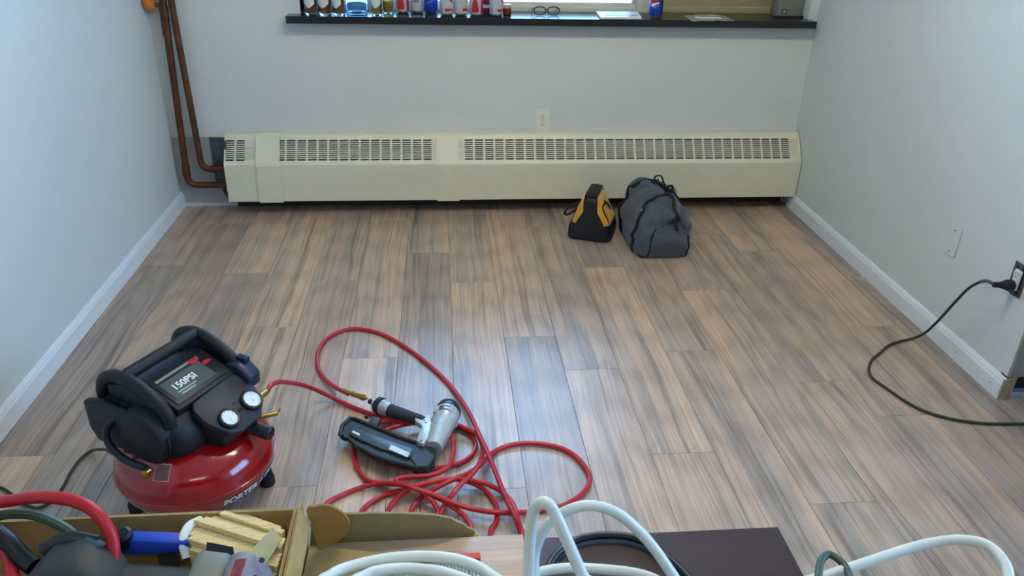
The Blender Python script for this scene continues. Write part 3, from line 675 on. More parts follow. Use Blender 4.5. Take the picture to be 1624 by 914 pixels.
def bottle(x, y, label, glass, liquid, rad_, h, fill, prof='round', lab=None, cap=M_black, name='bottle', group='spirit bottles on the window sill', neck=.013, ring=False):
    c = Vector((x, y, ZS)); t = thing(name, label, 'bottle', c, group=group)
    sh = h*.58
    w_ = .0028
    pr = [(0, .004), (rad_*.6, .004), (rad_*.86, 0), (rad_*.97, .004), (rad_, .012), (rad_, sh), (rad_*.94, sh+.015), (rad_*.6, sh+.045), (neck*1.1, sh+.07), (neck, sh+.085), (neck, h-.02), (neck-w_, h-.02), (neck-w_, sh+.084), (neck*1.1-w_, sh+.069), (rad_*.6-w_, sh+.043), (rad_*.94-w_, sh+.013), (rad_-w_, sh-.002), (rad_-w_, .016), (rad_*.8, .009), (0, .009)]
    MB().lathe(pr, c, seg=28).build('glass', glass, t, smooth=True)
    MB().lathe([(neck*1.15, h-.03), (neck*1.2, h-.028), (neck*1.2, h), (0, h)], c, seg=20).build('cap', cap, t, smooth=True)
    if liquid:
        MB().lathe([(0, .0095), (rad_*.78, .0097), (rad_-.0033, .0165), (rad_-.0033, fill), (0, fill)], c, seg=24).build('liquid', liquid, t, smooth=True)
    if lab:
        m_, z0, z1, a0, a1 = lab
        mb = MB(); cyl_patch(mb, rad_+.0006, c, a0, a1, lambda t_: z0-.010*math.cos((t_-.5)*5), lambda t_: z1); mb.build('label', m_, t, smooth=True, fix=False)
    if ring:
        mb = MB(); pts = cyl_poly([(.012*cos(k*pi/10), .037+.012*sin(k*pi/10)) for k in range(20)], rad_+.0006, c)
        mb.add(pts, [tuple(range(20))]); mb.build('emblem', M_gold, t, fix=False)
    return t
bottle(-.677, 4.003, 'dark brown squat bottle with round gold emblem at the left sill end', G_brown, None, .032, .20, .1, ring=True)
bottle(-.605, 3.944, 'amber spirit bottle with white label, beside the dark brown bottle', G_clear, L_amber, .029, .28, .15, lab=(M_paper, .042, .125, -1.2, .7))
bottle(-.541, 3.950, 'amber spirit bottle with white label, middle of three', G_clear, L_amber, .031, .28, .15, lab=(M_paper, .042, .125, -1.2, .7))
bottle(-.477, 3.952, 'amber spirit bottle with white label, beside the big blue bottle', G_clear, L_amber, .029, .28, .09, lab=(M_paper, .040, .125, -1.3, .5))
bottle(-.395, 3.980, 'wide clear pale blue glass bottle, brightest on the sill', G_blue, None, .050, .30, .1, cap=M_alu, lab=None)
bottle(-.298, 3.942, 'golden spirit bottle with white label right of the blue bottle', G_clear, L_gold, .025, .28, .16, lab=(M_paper, .045, .13, -1.2, .9))
bottle(-.248, 4.010, 'golden spirit bottle without front label, behind the labelled one', G_clear, L_gold, .026, .28, .17)
# little dark jar at the right end of the row
t = thing('small_jar', 'small dark red jar with pale lid at the right end of the cans', 'jar', (.327, 3.990, ZS))
MB().lathe([(0, 0), (.018, 0), (.021, .003), (.021, .028), (.019, .033), (0, .033)], (.327, 3.990, ZS), seg=20).build('body', M_dred, t, smooth=True)
MB().lathe([(0, .033), (.020, .033), (.0215, .036), (.0215, .046), (.018, .05), (0, .05)], (.327, 3.990, ZS), seg=20).build('lid', mat('pink_lid', (206, 160, 150), .5), t, smooth=True)

# spectacles
gl = thing('eyeglasses', 'black-rimmed eyeglasses lying folded open on the sill before the window', 'glasses', (.52, 3.985, ZS))
for i, cx in enumerate((.486, .553)):
    pts = [(cx+.029*cos(a)*(1 if sin(a) > -.2 else .94), 3.972, ZS+.0235+.019*(abs(sin(a))**.8)*(1 if sin(a) > 0 else -1)) for a in [2*pi*k/24 for k in range(24)]]
    rm = MB().tube(pts, .003, 8, closed=True).build('rim', M_black, gl, smooth=True)
    MB().add([(p[0], p[1]+.0005, p[2]) for p in pts], [tuple(range(24))]).build('lens', M_glass, rm, fix=False)
MB().tube(catmull([(.513, 3.972, ZS+.028), (.5195, 3.970, ZS+.032), (.526, 3.972, ZS+.028)], 5), .002, 8).build('bridge', M_black, gl, smooth=True)
for sx, x0 in ((-1, .457), (1, .582)):
    MB().tube(catmull([(x0, 3.972, ZS+.034), (x0+sx*.004, 3.985, ZS+.034), (x0+sx*.002, 4.05, ZS+.020), (x0-sx*.004, 4.10, ZS+.004)], 6), .002, 8).build('temple', M_black, gl, smooth=True)

# white tray with a grey slot
ty = thing('white_tray', 'flat white plastic box with a long grey slot, right of the eyeglasses', 'tray', (.88, 3.975, ZS))
def slab(x0, y0, x1, y1, z0, z1, sk=.012):
    return [(x0-sk, y0, z0), (x1-sk, y0+.008, z0), (x1+.008, y1, z0), (x0, y1, z0)], (0, 0, z1-z0)
q, v_ = slab(.782, 3.880, .985, 4.075, ZS, ZS+.012); MB().prism(q, v_).build('body', M_white, ty, bevel=.003)
MB().box((.800, 3.915, ZS+.012), (.962, 3.940, ZS+.0135)).build('slot', mat('slot_grey', (96, 104, 120), .4), ty)
MB().box((.810, 3.955, ZS+.012), (.962, 4.050, ZS+.0130)).build('lid_panel', mat('white_panel', (200, 212, 220), .4), ty, bevel=.0005)
# clear packet
pk = thing('plastic_packet', 'crinkled clear plastic packet lying flat right of the blue cola can', 'packet', (1.32, 3.93, ZS))
rows = []
for i in range(9):
    r_ = []
    for j in range(13):
        x_ = 1.205+.215*j/12+.012*(i/8); y_ = 3.832+.175*i/8+.014*j/12
        r_.append((x_, y_, ZS+.0045+.004*noise.noise(Vector((x_*40, y_*40, 3)))+.004*sin(pi*j/12)))
    rows.append(r_)
MB().grid(rows, .002, (0, 0, 1)).build('film', mat('clear_film', (206, 206, 196), .18, var=.1, scale=50, trans=.35), pk, smooth=True)
MB().box((1.245, 3.88, ZS+.0085), (1.37, 3.93, ZS+.0095)).build('insert_card', M_paper, pk)
# grey meter box in the right corner of the sill
gb = thing('grey_device', 'grey box-shaped device with a small square socket in the right sill corner', 'device', (1.76, 4.06, ZS))
MB().prism([(1.700, 4.015, ZS), (1.832, 4.015, ZS), (1.832, 4.11, ZS), (1.700, 4.11, ZS)], (0, 0, .16)).build('case', mat('grey_plastic', (120, 122, 114), .55, var=.08), gb, bevel=.006)
MB().box((1.722, 4.0125, ZS+.018), (1.748, 4.0149, ZS+.038)).build('socket', M_black, gb)
MB().box((1.727, 4.0115, ZS+.022), (1.743, 4.0126, ZS+.034)).build('socket_face', mat('pale_grey', (160, 164, 160), .5), gb)
MB().box((1.690, 4.005, ZS), (1.836, 4.0148, ZS+.008)).build('foot', M_black, gb)
# ================================================================ AIR COMPRESSOR
M_tank = mat('red_tank_enamel', (150, 8, 14), .16, var=.03, scale=20, coat=.6)
M_shroud = mat('black_shroud', (17, 19, 21), .55, var=.12, scale=90, bump=.15)
M_blueblk = mat('blue_black_plastic', (30, 42, 66), .4, var=.1)
M_rubber = mat('black_rubber', (18, 18, 18), .75)
M_brass = mat('brass', (176, 138, 62), .35, .85, var=.12, scale=80)
M_silver = mat('cast_aluminium', (186, 190, 186), .36, .35, var=.06, scale=60)
M_dial = mat('dial_white', (225, 230, 234), .3)
M_lblk = mat('label_dark', (66, 74, 66), .45, var=.06)
M_wht = mat('white_lettering', (228, 228, 222), .5)
CX, CY, CT = -.665, 1.75, RAD(60)
ac = thing('air_compressor', 'pancake air compressor with red tank and black shroud, gauges facing the hose', 'compressor', (CX, CY, 0), CT)
def LOC(p):
    d = Vector(p)-Vector((CX, CY, 0)); c_, s_ = cos(CT), sin(CT)
    return Vector((d.x*c_+d.y*s_, -d.x*s_+d.y*c_, d.z))
def B(mb, name, m, parent=ac, **k): return mb.build(name, m, parent, world=False, **k)
tp = [(0, .050), (.10, .051), (.150, .056), (.180, .070), (.198, .094), (.206, .122), (.206, .138), (.199, .166), (.182, .192), (.152, .214), (.11, .228), (.06, .234), (0, .235)]
tprof = []
pp_ = catmull([(a, 0, b) for a, b in tp], 4)
tprof = [(max(0, p.x), p.z) for p in pp_]; tprof[-1] = (0, .235); tprof[0] = (0, .05)
TS = Vector((-.009, .0156, 0))
tank = B(MB().lathe(tprof, TS, (0, 0, 1), 56), 'tank', M_tank, smooth=True, angle=60)
def tank_pt(ang, z, lift=.0):
    """point on the outer tank wall at the given height"""
    side = [q for q in tprof]
    for i in range(len(side)-1):
        (r0, z0), (r1, z1) = side[i], side[i+1]
        if z0 <= z <= z1 and z1 > z0:
            t = (z-z0)/(z1-z0); r = r0+(r1-r0)*t
            n = Vector((z1-z0, 0, -(r1-r0))).normalized()
            return TS+Vector(((r+n.x*lift)*cos(ang), (r+n.x*lift)*sin(ang), z+n.z*lift))
    return Vector((.2*cos(ang), .2*sin(ang), z))
B(MB().tube([TS+Vector((.2066*cos(a), .2066*sin(a), .130)) for a in [2*pi*k/56 for k in range(56)]], .0018, 6, closed=True), 'weld_seam', M_tank, smooth=True)
for a in (35, 145, 215, 305):
    x, y = TS.x+.172*cos(RAD(a)), TS.y+.172*sin(RAD(a))
    B(MB().lathe([(.016, 0), (.021, .004), (.021, .026), (.017, .040), (.014, .075), (0, .075)], (x, y, 0), seg=18), 'rubber_foot', M_rubber, smooth=True)
# tank lettering wrapped on the side
for nm, bold, m_, lift in (('lettering_shadow', .0026, M_black, .0007), ('lettering', .0007, M_wht, .0012)):
    V, Fc = text2d('PORTER + CABLE', .030, bold)
    w = max(v[0] for v in V)-min(v[0] for v in V); sc = .212/w
    mb = MB(); mb.add([tank_pt(RAD(-87)+x*sc/.2, .098+y, lift) for x, y in V], Fc)
    B(mb, nm, m_, tank, fix=False)
def tank_patch(a0, a1, z0, z1, lift):
    return MB().grid([[tank_pt(a0+(a1-a0)*j/6, z0+(z1-z0)*i/5, lift) for j in range(7)] for i in range(6)])
st = B(tank_patch(RAD(-166), RAD(-153), .190, .216, .0008), 'sticker', mat('sticker_frame', (190, 150, 140), .5), tank, fix=False, smooth=True)
B(tank_patch(RAD(-165.3), RAD(-153.7), .1915, .2145, .0014), 'sticker_print', mat('sticker_brown', (104, 66, 62), .5, var=.25, scale=300), st, fix=False, smooth=True)
B(tank_patch(RAD(-178), RAD(-170), .076, .094, .0008), 'sticker', M_wht, tank, fix=False, smooth=True)

# shroud
rings = [sup(.110, .100, .205, 40, 5, 0, .055), sup(.134, .132, .222, 40, 5, 0, .055), sup(.142, .144, .25, 40, 5, 0, .057), sup(.142, .140, .295, 40, 5, 0, .062), sup(.138, .124, .325, 40, 6, 0, .076), sup(.128, .108, .345, 40, 6, 0, .086), sup(.10, .085, .352, 40, 6, 0, .09)]
sh = B(MB().loft(rings), 'shroud', M_shroud, smooth=True)
# drum of the motor cover on the left, with cooling ribs
B(MB().lathe([(0, 0), (.052, .0), (.074, .008), (.081, .022), (.081, .10), (0, .10)], (-.163, .026, .276), (1, 0, 0), 36), 'motor_cover', M_shroud, smooth=True)
for k in range(7):
    B(MB().tube([(-.140+.0125*k, .026+.082*cos(a), .276+.082*sin(a)) for a in [RAD(165+i*12) for i in range(11)]], .0028, 6), 'cooling_rib', M_shroud, smooth=True)
B(MB().prism([(-.136, -.03, .215), (-.136, .19, .215), (-.136, .212, .250), (-.136, .212, .335), (-.136, .16, .352), (-.136, .0, .345), (-.136, -.04, .30)], (-.020, 0, 0)), 'side_panel', M_shroud, bevel=.006)
B(MB().prism([(.142, .06, .215), (.142, .205, .235), (.142, .212, .335), (.142, .16, .352), (.142, .06, .345)], (.010, 0, 0)), 'side_panel', M_shroud, bevel=.006)
B(MB().box((-.115, .14, .23), (.12, .212, .335)), 'rear_panel', M_shroud, bevel=.02, seg=3)
# side rails and carrying handle
for lx, tw in ((-.118, -.006), (.128, .006)):
    path = [(lx, .168, .318), (lx, .176, .352), (lx, .160, .392), (lx, .120, .414), (lx, .070, .416), (lx, .018, .398), (lx, -.022, .372), (lx, -.044, .345), (lx, -.046, .315)]
    B(MB().tube(catmull(path, 6), .0185, 12, flat=.86), 'side_rail', M_shroud, smooth=True)
    B(MB().prism([(lx-.006, .15, .33), (lx-.006, .15, .385), (lx-.006, .09, .40), (lx-.006, .02, .38), (lx-.006, -.02, .35), (lx-.006, -.03, .33)], (.012, 0, 0)), 'rail_web', M_shroud, bevel=.003)
hd = B(MB().lathe([(.0145, 0), (.0165, .01), (.0165, .226), (.0145, .236)], (-.113, .088, .421), (1, 0, 0), 18), 'handle', M_shroud, smooth=True)
B(MB().box((-.105, .065, .345), (.115, .110, .385)), 'handle_bridge', M_blueblk, bevel=.01)
# sloped label face
lu = Vector((1, 0, 0)); lv = Vector((0, .093, .034)).normalized(); ln = lu.cross(lv)
LO = Vector((.008, .003, .372))
def plate(O, ux, uy, n, w, h, t): 
    return MB().prism([O+ux*(-w/2)+uy*(-h/2), O+ux*(w/2)+uy*(-h/2), O+ux*(w/2)+uy*(h/2), O+ux*(-w/2)+uy*(h/2)], n*t)
B(plate(LO-ln*.028, lu, lv, ln, .200, .125, .026), 'top_deck', M_shroud, bevel=.006)
lb = B(plate(LO-ln*.002, lu, lv, ln, .176, .098, .003), 'label_plate', M_black, bevel=.001)
B(plate(LO+ln*.001+lu*-.010-lv*.004, lu, lv, ln, .132, .066, .0006), 'label_print', M_lblk, lb)
B(plate(LO+ln*.0012+lu*-.006+lv*.040, lu, lv, ln, .140, .008, .0006), 'label_print', mat('label_stripe', (120, 124, 108), .5), lb)
text_on('150PSI', .028, LO+ln*.0017+lu*-.022-lv*.002, lu, lv, M_wht, lb, world=False, bold=.0006)
for k, w in enumerate((.060, .046)):
    B(plate(LO+ln*.0017+lu*(-.030-.003*k)-lv*(.020+.009*k), lu, lv, ln, w, .0042, .0003), 'label_line', mat('label_grey', (160, 168, 158), .5), lb)
for dx, dv, w, h_ in ((.046, .036, .034, .016), (.068, .012, .030, .013)):
    O_ = LO+ln*.002+lu*dx+lv*dv
    B(MB().prism([O_+lu*(w/2*cos(a))+lv*(h_/2*sin(a)) for a in [2*pi*k/20 for k in range(20)]], ln*.0006), 'badge', M_red, lb)
# gauge panel
gu = Vector((1, 0, 0)); gv = Vector((0, .100, .070)).normalized(); gn = gu.cross(gv)
GO = Vector((.028, -.115, .308))
def gp(a, b, h_=0.0): return GO+gu*a+gv*b+gn*h_
hexa = [(-.078, .070), (-.092, .050), (-.092, .006), (-.066, -.050), (-.036, -.066), (.036, -.066), (.068, -.040), (.086, .0), (.086, .046), (.068, .074)]
pn = B(MB().prism([gp(a, b, -.026) for a, b in hexa], gn*.026), 'gauge_panel', mat('slate_black_plastic', (32, 37, 43), .5, var=.08, scale=80), bevel=.005)
B(MB().prism([(-.045, -.135, .225), (.085, -.135, .225), (.095, -.04, .225), (-.06, -.04, .225)], (0, 0, .075)), 'panel_support', M_shroud, bevel=.008)
for (a, b, rr) in ((.046, -.016, .0235), (-.040, -.020, .0215)):
    ga = B(MB().lathe([(rr+.007, -.004), (rr+.007, .008), (rr+.004, .011), (rr, .0105), (rr, .004)], gp(a, b), gn, 28), 'gauge', M_black, smooth=True)
    B(MB().lathe([(0, .0045), (rr, .0045), (rr, .0075), (rr*.97, .0078), (0, .0078)], gp(a, b), gn, 28), 'dial', M_dial, ga)
    for k in range(9):
        an = RAD(225-33.75*k); d1 = gu*cos(an)+gv*sin(an); d2 = gn.cross(d1)
        O_ = gp(a, b)+gn*.0079
        B(MB().add([O_+d1*rr*.78-d2*.0005, O_+d1*rr*.92-d2*.0005, O_+d1*rr*.92+d2*.0005, O_+d1*rr*.78+d2*.0005], [(0, 1, 2, 3)]), 'tick', M_black, ga, fix=False)
    an = RAD(250); d1 = gu*cos(an)+gv*sin(an); d2 = gn.cross(d1); O_ = gp(a, b)+gn*.0082
    B(MB().add([O_-d2*.0008, O_+d1*rr*.72, O_+d2*.0008], [(0, 1, 2)]), 'needle', M_black, ga, fix=False)
B(MB().lathe([(.004, 0), (.004, .003), (0, .004)], gp(.004, .006), gn, 10), 'screw', M_black)
# regulator knob, switch, fittings
B(MB().lathe([(0, 0), (.017, 0), (.017, .02), (.019, .022), (.019, .052), (.016, .055), (0, .055)], (.045, -.150, .236), (.15, -.96, -.12), 20), 'regulator_knob', M_black, smooth=True)
B(MB().prism([(.105, -.095, .300), (.105, -.02, .318), (.105, -.02, .366), (.105, -.06, .374), (.105, -.100, .340)], (.048, 0, 0)), 'switch_housing', M_blueblk, bevel=.008)
B(MB().box((.125, -.075, .366), (.145, -.04, .384)), 'switch_lever', M_blueblk, bevel=.004)
h0 = LOC((-0.494, 1.835, .270))
B(MB().tube([Vector((.088, -.120, .282)), h0.lerp(Vector((.088, -.120, .282)), .55)], .011, 12), 'outlet_fitting', M_silver, smooth=True)
B(MB().tube([h0.lerp(Vector((.088, -.120, .282)), .6), h0.lerp(Vector((.088, -.120, .282)), .1)], .0095, 12), 'outlet_coupler', M_brass, smooth=True)
B(MB().tube([(.075, -.135, .245), (.098, -.160, .246), (.118, -.170, .243)], .0068, 12), 'relief_valve', M_brass, smooth=True)
B(MB().tube([(.118, -.170, .243), (.128, -.174, .253)], .003, 8), 'relief_lever', M_brass, smooth=True)
# black pipe from motor to tank, power cord
def wl(*pts): return [LOC(p) for p in pts]
mt = B(MB().tube(catmull([(-.145, .105, .310), (-.163, .122, .292), (-.174, .126, .258), (-.180, .100, .232), (-.184, .052, .220), (-.180, -.004, .215)], 8), .0095, 10), 'transfer_pipe', M_black, smooth=True)
B(MB().lathe([(.011, 0), (.013, .004), (.013, .018), (.010, .022)], (-.181, -.006, .192), (0, 0, 1), 6), 'pipe_nut', M_brass)
pc = [Vector(p_) for p_ in ((-.10, .19, .24), (-0.128, 0.184, 0.16), (-0.084, 0.278, 0.1), (-0.053, 0.361, 0.05), (-0.038, 0.422, 0.012))]+wl((-1.072,1.900,.0065),(-1.076,1.839,.0065),(-1.072,1.778,.0065),(-1.076,1.728,.0065),(-1.104,1.698,.0065),(-1.144,1.715,.0065),(-1.194,1.753,.0065),(-1.242,1.786,.0065),(-1.30,1.80,.0065),(-1.32,1.72,.0065),(-1.31,1.5,.0065),(-1.28,1.2,.0065))
B(MB().tube(catmull(pc, 8), .0045, 8), 'power_cord', M_cord, smooth=True)

# ================================================================ RED AIR HOSE
M_hose = mat('red_rubber_hose', (182, 22, 34), .42, var=.06, scale=40)
ah = thing('air_hose', 'red rubber air hose coiled on the floor between compressor and nail gun', 'hose', (-.03, 1.85, 0))
hp = catmull(HOSE, 6)
for p in hp: p.z = max(p.z, .0076)
MB().tube(hp, .0072, 8).build('hose', M_hose, ah, smooth=True)
cpl = [Vector(p) for p in COUPLER]
ax = (cpl[4]-cpl[1]).normalized(); LEN = (cpl[4]-cpl[0]).length
qc = MB().lathe([(.0055, .022), (.0055, .030), (.0105, .031), (.0105, .044), (.0088, .046), (.0088, .070), (.0098, .072), (.0098, .078), (.0075, .080), (.0075, LEN+.012)], cpl[0], ax, 14).build('quick_coupler', M_brass, ah, smooth=True)

# ================================================================ NAIL GUN
M_gunblk = mat('gun_black_composite', (32, 36, 36), .5, var=.12, scale=120)
M_gungrey = mat('gun_grey_rail', (70, 80, 80), .4, .3, var=.08)
ng = thing('nail_gun', 'silver and black pneumatic nail gun lying on the coiled red hose', 'nail gun', (-.14, 1.90, 0))
zof = lambda pts, z: [Vector((p[0], p[1], z)) for p in pts]
mg = MB().prism(zof(G_MAG, .034), (0, 0, .015)).build('magazine', M_gunblk, ng, bevel=.0018, seg=1)
MB().prism(zof(G_RAIL, .0475), (0, 0, .009)).build('rail', M_gungrey, ng, bevel=.002)
rim_ = [Vector((p[0], p[1], .050)) for p in G_MAG]
MB().tube([rim_[i] for i in (17, 0, 1, 2, 3, 4, 5, 6)], .0065, 8).build('magazine_rim', M_gunblk, mg, smooth=True)
MB().tube([rim_[i] for i in (16, 15, 14, 13, 12, 11)], .0055, 8).build('magazine_rim', M_gunblk, mg, smooth=True)
MB().prism(zof(G_LAB1, .0566), (0, 0, .0008)).build('label', M_paper, ng)
MB().prism(zof(G_LAB2, .0566), (0, 0, .0008)).build('label', M_paper, ng)
for s_ in (G_SLOT1, G_SLOT2): MB().prism(zof(s_, .0482), (0, 0, .001)).build('nail_window', M_gungrey, mg)
MB().prism(zof(G_LINK, .030), (0, 0, .022)).build('link_arm', M_gunblk, ng, bevel=.003)
MB().prism(zof(G_NOSE, .016), (0, 0, .037)).build('nose', M_gunblk, ng, bevel=.002, seg=1)
A = [Vector(p) for p in G_AXIS]; a0 = A[0].copy(); a0.z = .056; an_ = A[3].copy(); an_.z = .050; ax = (an_-a0).normalized(); Lh = (an_-a0).length
hdp = MB().lathe([(.034, .038), (.0395, .040), (.0395, .074), (.0365, .078), (.0355, .110), (.031, .150), (.0245, Lh+.004), (0, Lh+.006)], a0, ax, 28).build('head_housing', M_silver, ng, smooth=True)
MB().lathe([(0, -.008), (.016, -.006), (.029, .002), (.037, .014), (.0412, .030), (.0412, .038), (.038, .040)], a0, ax, 28).build('head_cap', mat('gun_blue_black', (20, 28, 40), .3, var=.08), ng, smooth=True)
for an in (20, 100, 200, 280):
    u_ = ax.orthogonal().normalized(); w_ = ax.cross(u_); d_ = u_*cos(RAD(an))+w_*sin(RAD(an))
    MB().tube([a0+ax*.042+d_*.038, a0+ax*.074+d_*.0385], .006, 8).build('bolt_boss', M_silver, hdp, smooth=True)
# badge band on the head
side = ax.cross(Vector((0, 0, 1))).normalized(); upv = side.cross(ax).normalized()
if upv.z < 0: upv = -upv
bo = a0+ax*.062
rowsb = [[bo+ax*(-.011+.022*i)+upv*(.0400*cos(t))+side*(.0400*sin(t)) for t in [-.5+1.0*j/8 for j in range(9)]] for i in range(2)]
MB().grid(rowsb).build('badge', M_gungrey, hdp, fix=False, smooth=True)
rowsb = [[bo+ax*(-.006+.012*i)+upv*(.0403*cos(t))+side*(.0403*sin(t)) for t in [.22+.2*j/4 for j in range(5)]] for i in range(2)]
MB().grid(rowsb).build('badge_mark', M_red, hdp, fix=False, smooth=True)
rowsb = [[bo+ax*(-.004+.008*i)+upv*(.0403*cos(t))+side*(.0403*sin(t)) for t in [-.4+.5*j/4 for j in range(5)]] for i in range(2)]
MB().grid(rowsb).build('badge_mark', M_wht, hdp, fix=False, smooth=True)
MB().prism(zof(G_PLATE, .046), (0, 0, .020)).build('trigger_bracket', M_silver, ng, bevel=.003)
for p_ in ((-.071, 1.948), (-.066, 1.938), (-.078, 1.850)):
    MB().lathe([(.003, 0), (.003, .0005), (0, .0005)], (p_[0], p_[1], .066), (0, 0, 1), 10).build('pin', M_dark, ng)
g0, g1 = Vector(G_GRIP[0]), Vector(G_GRIP[1]); g0.z = .052; g1.z = .046
MB().tube([g0+(g0-g1)*.12, g0, g0.lerp(g1, .35), g0.lerp(g1, .7), g1], [.017, .019, .0195, .021, .0205], 16, flat=.95).build('grip', mat('grip_rubber', (40, 44, 48), .7, var=.1), ng, smooth=True)
rg = [Vector(p) for p in G_RING]
for p in rg: p.z = .044
ax2 = (rg[3]-rg[0]).normalized()
MB().lathe([(.0215, 0), (.0235, .003), (.0235, .016), (.0255, .018), (.0255, .030), (.022, .032), (.022, .036)], rg[0], ax2, 24).build('end_ring', M_silver, ng, smooth=True)
MB().lathe([(.022, .034), (.0275, .036), (.0275, .050), (.0235, .054), (0, .054)], rg[0], ax2, 24).build('end_cap', M_gunblk, ng, smooth=True)
MB().lathe([(.012, .054), (.015, .056), (.015, .066), (.009, .070), (0, .070)], rg[0], ax2, 20).build('swivel', M_silver, ng, smooth=True)
MB().lathe([(.008, .070), (.0085, .071), (.0085, .086), (0, .086)], rg[0], ax2, 12).build('air_plug', M_gunblk, ng, smooth=True)
MB().lathe([(0, 0), (.006, 0), (.0065, .004), (.0045, .010), (0, .010)], (rg[2]+Vector((-.03, -.045, -.02))), (0, 0, 1), 10).build('adjuster', M_gunblk, ng, smooth=True)
# ================================================================ TOOL BAGS
M_ybag = mat('yellow_nylon', (222, 160, 38), .6, var=.12, scale=40, bump=.3, sheen=.2)
M_bbag = mat('black_nylon', (16, 18, 24), .62, var=.15, scale=60, bump=.3)
M_gbag = mat('grey_blue_canvas', (66, 76, 88), .72, var=.14, scale=120, bump=.3, sheen=.2)
M_web = mat('black_webbing', (12, 13, 16), .7, var=.1, scale=200)
def crumple(o, amp, fr, seed=0.0, zlo=.0):
    for v in o.data.vertices:
        p = v.co
        k = min(1.0, max(0.0, (p.z-zlo)/.05))
        d = Vector((noise.noise(p*fr+Vector((seed, 0, 0))), noise.noise(p*fr+Vector((0, seed+7, 0))), noise.noise(p*fr+Vector((0, 0, seed+13)))))
        d2 = Vector((noise.noise(p*fr*2.7+Vector((seed, 3, 0))), noise.noise(p*fr*2.7+Vector((5, seed, 0))), 0))
        v.co = p+(d+d2*.45)*amp*k
    return o
def rings_fine(R, n=5):
    """smooth interpolation between (hx, hy, z, cx, cy, e) rows"""
    out = []
    for i in range(len(R)-1):
        for k in range(n):
            t = k/n; a = [R[i][j]+(R[i+1][j]-R[i][j])*t for j in range(6)]; out.append(a)
    out.append(list(R[-1])); return out
# small black and yellow bag
yb = thing('tool_bag', 'small black and yellow tool bag beside the grey duffel on the floor', 'bag', (.735, 3.535, 0), RAD(-20))
R = [(.100, .106, .002, 0, 0, 6), (.105, .112, .012, 0, 0, 6), (.104, .110, .05, 0, 0, 5), (.090, .104, .10, 0, 0, 4.5), (.066, .098, .15, -.002, 0, 4), (.048, .094, .19, -.004, 0, 4), (.038, .088, .212, -.005, 0, 3.5), (.022, .070, .216, -.005, 0, 3)]
def ybag(R, n=48): return MB().loft([sup(a, b, z, n, e, cx, cy) for a, b, z, cx, cy, e in rings_fine(R)])
body = crumple(B(ybag(R), 'body', M_ybag, yb, smooth=True, angle=70), .006, 14, 2)
R2 = [(.103, .109, .0015, 0, 0, 6), (.109, .116, .012, 0, 0, 6), (.108, .114, .05, 0, 0, 5), (.099, .110, .082, 0, 0, 5)]
crumple(B(ybag(R2), 'base', M_bbag, yb, smooth=True, angle=70), .004, 14, 2, .01)
# black centre panel up the front end, over the top and down the back
def yprof(z):
    for i in range(len(R)-1):
        if R[i][2] <= z <= R[i+1][2]:
            t = (z-R[i][2])/(R[i+1][2]-R[i][2]); return [R[i][j]+(R[i+1][j]-R[i][j])*t for j in range(6)]
    return list(R[-1])
for sg, nm in ((-1, 'end_panel'), (1, 'end_panel')):
    rows = []
    for i in range(15):
        z = .05+.168*i/14; a = yprof(z); hw = min(a[0]*.98, .090-.056*min(1, i/8.0)) if i < 8 else .034
        hw = min(hw, a[0]*.96)
        rows.append([(a[3]+hw*(j/4.0-1)*1.0, sg*(a[1]+.005-.004*abs(j/4.0-1)**3), z+.004*(i == 14)) for j in range(9)])
    if sg > 0: rows = [list(reversed(r_)) for r_ in rows]
    B(MB().grid(rows, .004, (0, sg, 0)), nm, M_bbag, yb, smooth=True, angle=70)
B(MB().prism([(-.036, -.090, .211), (.026, -.090, .211), (.024, .085, .211), (-.034, .085, .211)], (0, 0, .016)), 'zip_flap', M_bbag, yb, bevel=.004)
B(MB().tube([(.002*sin(k), -.085+.17*k/16, .228) for k in range(17)], .0028, 6), 'zipper', M_web, yb, smooth=True)
def ylocal(P_):
    c_, s_ = cos(RAD(-20)), sin(RAD(-20)); o = []
    for p in P_:
        dx, dy = p[0]-.735, p[1]-3.535; o.append(Vector((dx*c_+dy*s_, -dx*s_+dy*c_, p[2])))
    return o
B(MB().tube(catmull(ylocal(YSTR), 6), .0065, 8, flat=.6), 'strap', M_web, yb, smooth=True)
B(MB().tube(catmull(ylocal(YSTR2), 6), .0065, 8, flat=.6), 'strap', M_web, yb, smooth=True)
B(MB().tube(catmull([(.092, -.07, .06), (.080, -.075, .11), (.052, -.07, .165), (.062, -.02, .175), (.075, .03, .13), (.09, .04, .07)], 6), .006, 8, flat=.6), 'strap', M_web, yb, smooth=True)
# large grey duffel
gd = thing('duffel_bag', 'large slouched grey-blue canvas duffel bag with knotted black straps', 'bag', (1.01, 3.44, 0))
R = [(.122, .214, .002, 0, 0, 6), (.130, .222, .012, .002, 0, 6), (.140, .224, .06, .006, 0, 5), (.144, .220, .12, .012, .004, 4.2), (.132, .204, .17, .014, .012, 3.6), (.104, .176, .215, .006, .02, 3.2), (.074, .140, .245, -.006, .03, 3), (.046, .105, .262, -.012, .035, 2.6), (.020, .06, .268, -.012, .035, 2.4)]
mb = MB().loft([[(x+1.01, y+3.44, z) for x, y, z in sup(a, b, z, 72, e, cx, cy)] for a, b, z, cx, cy, e in rings_fine(R, 6)])
db = mb.build('body', M_gbag, gd, smooth=True, angle=80)
def gauss(p, c_, s): 
    d = (p-Vector(c_)); return math.exp(-(d.x**2/s[0]**2+d.y**2/s[1]**2+d.z**2/s[2]**2))
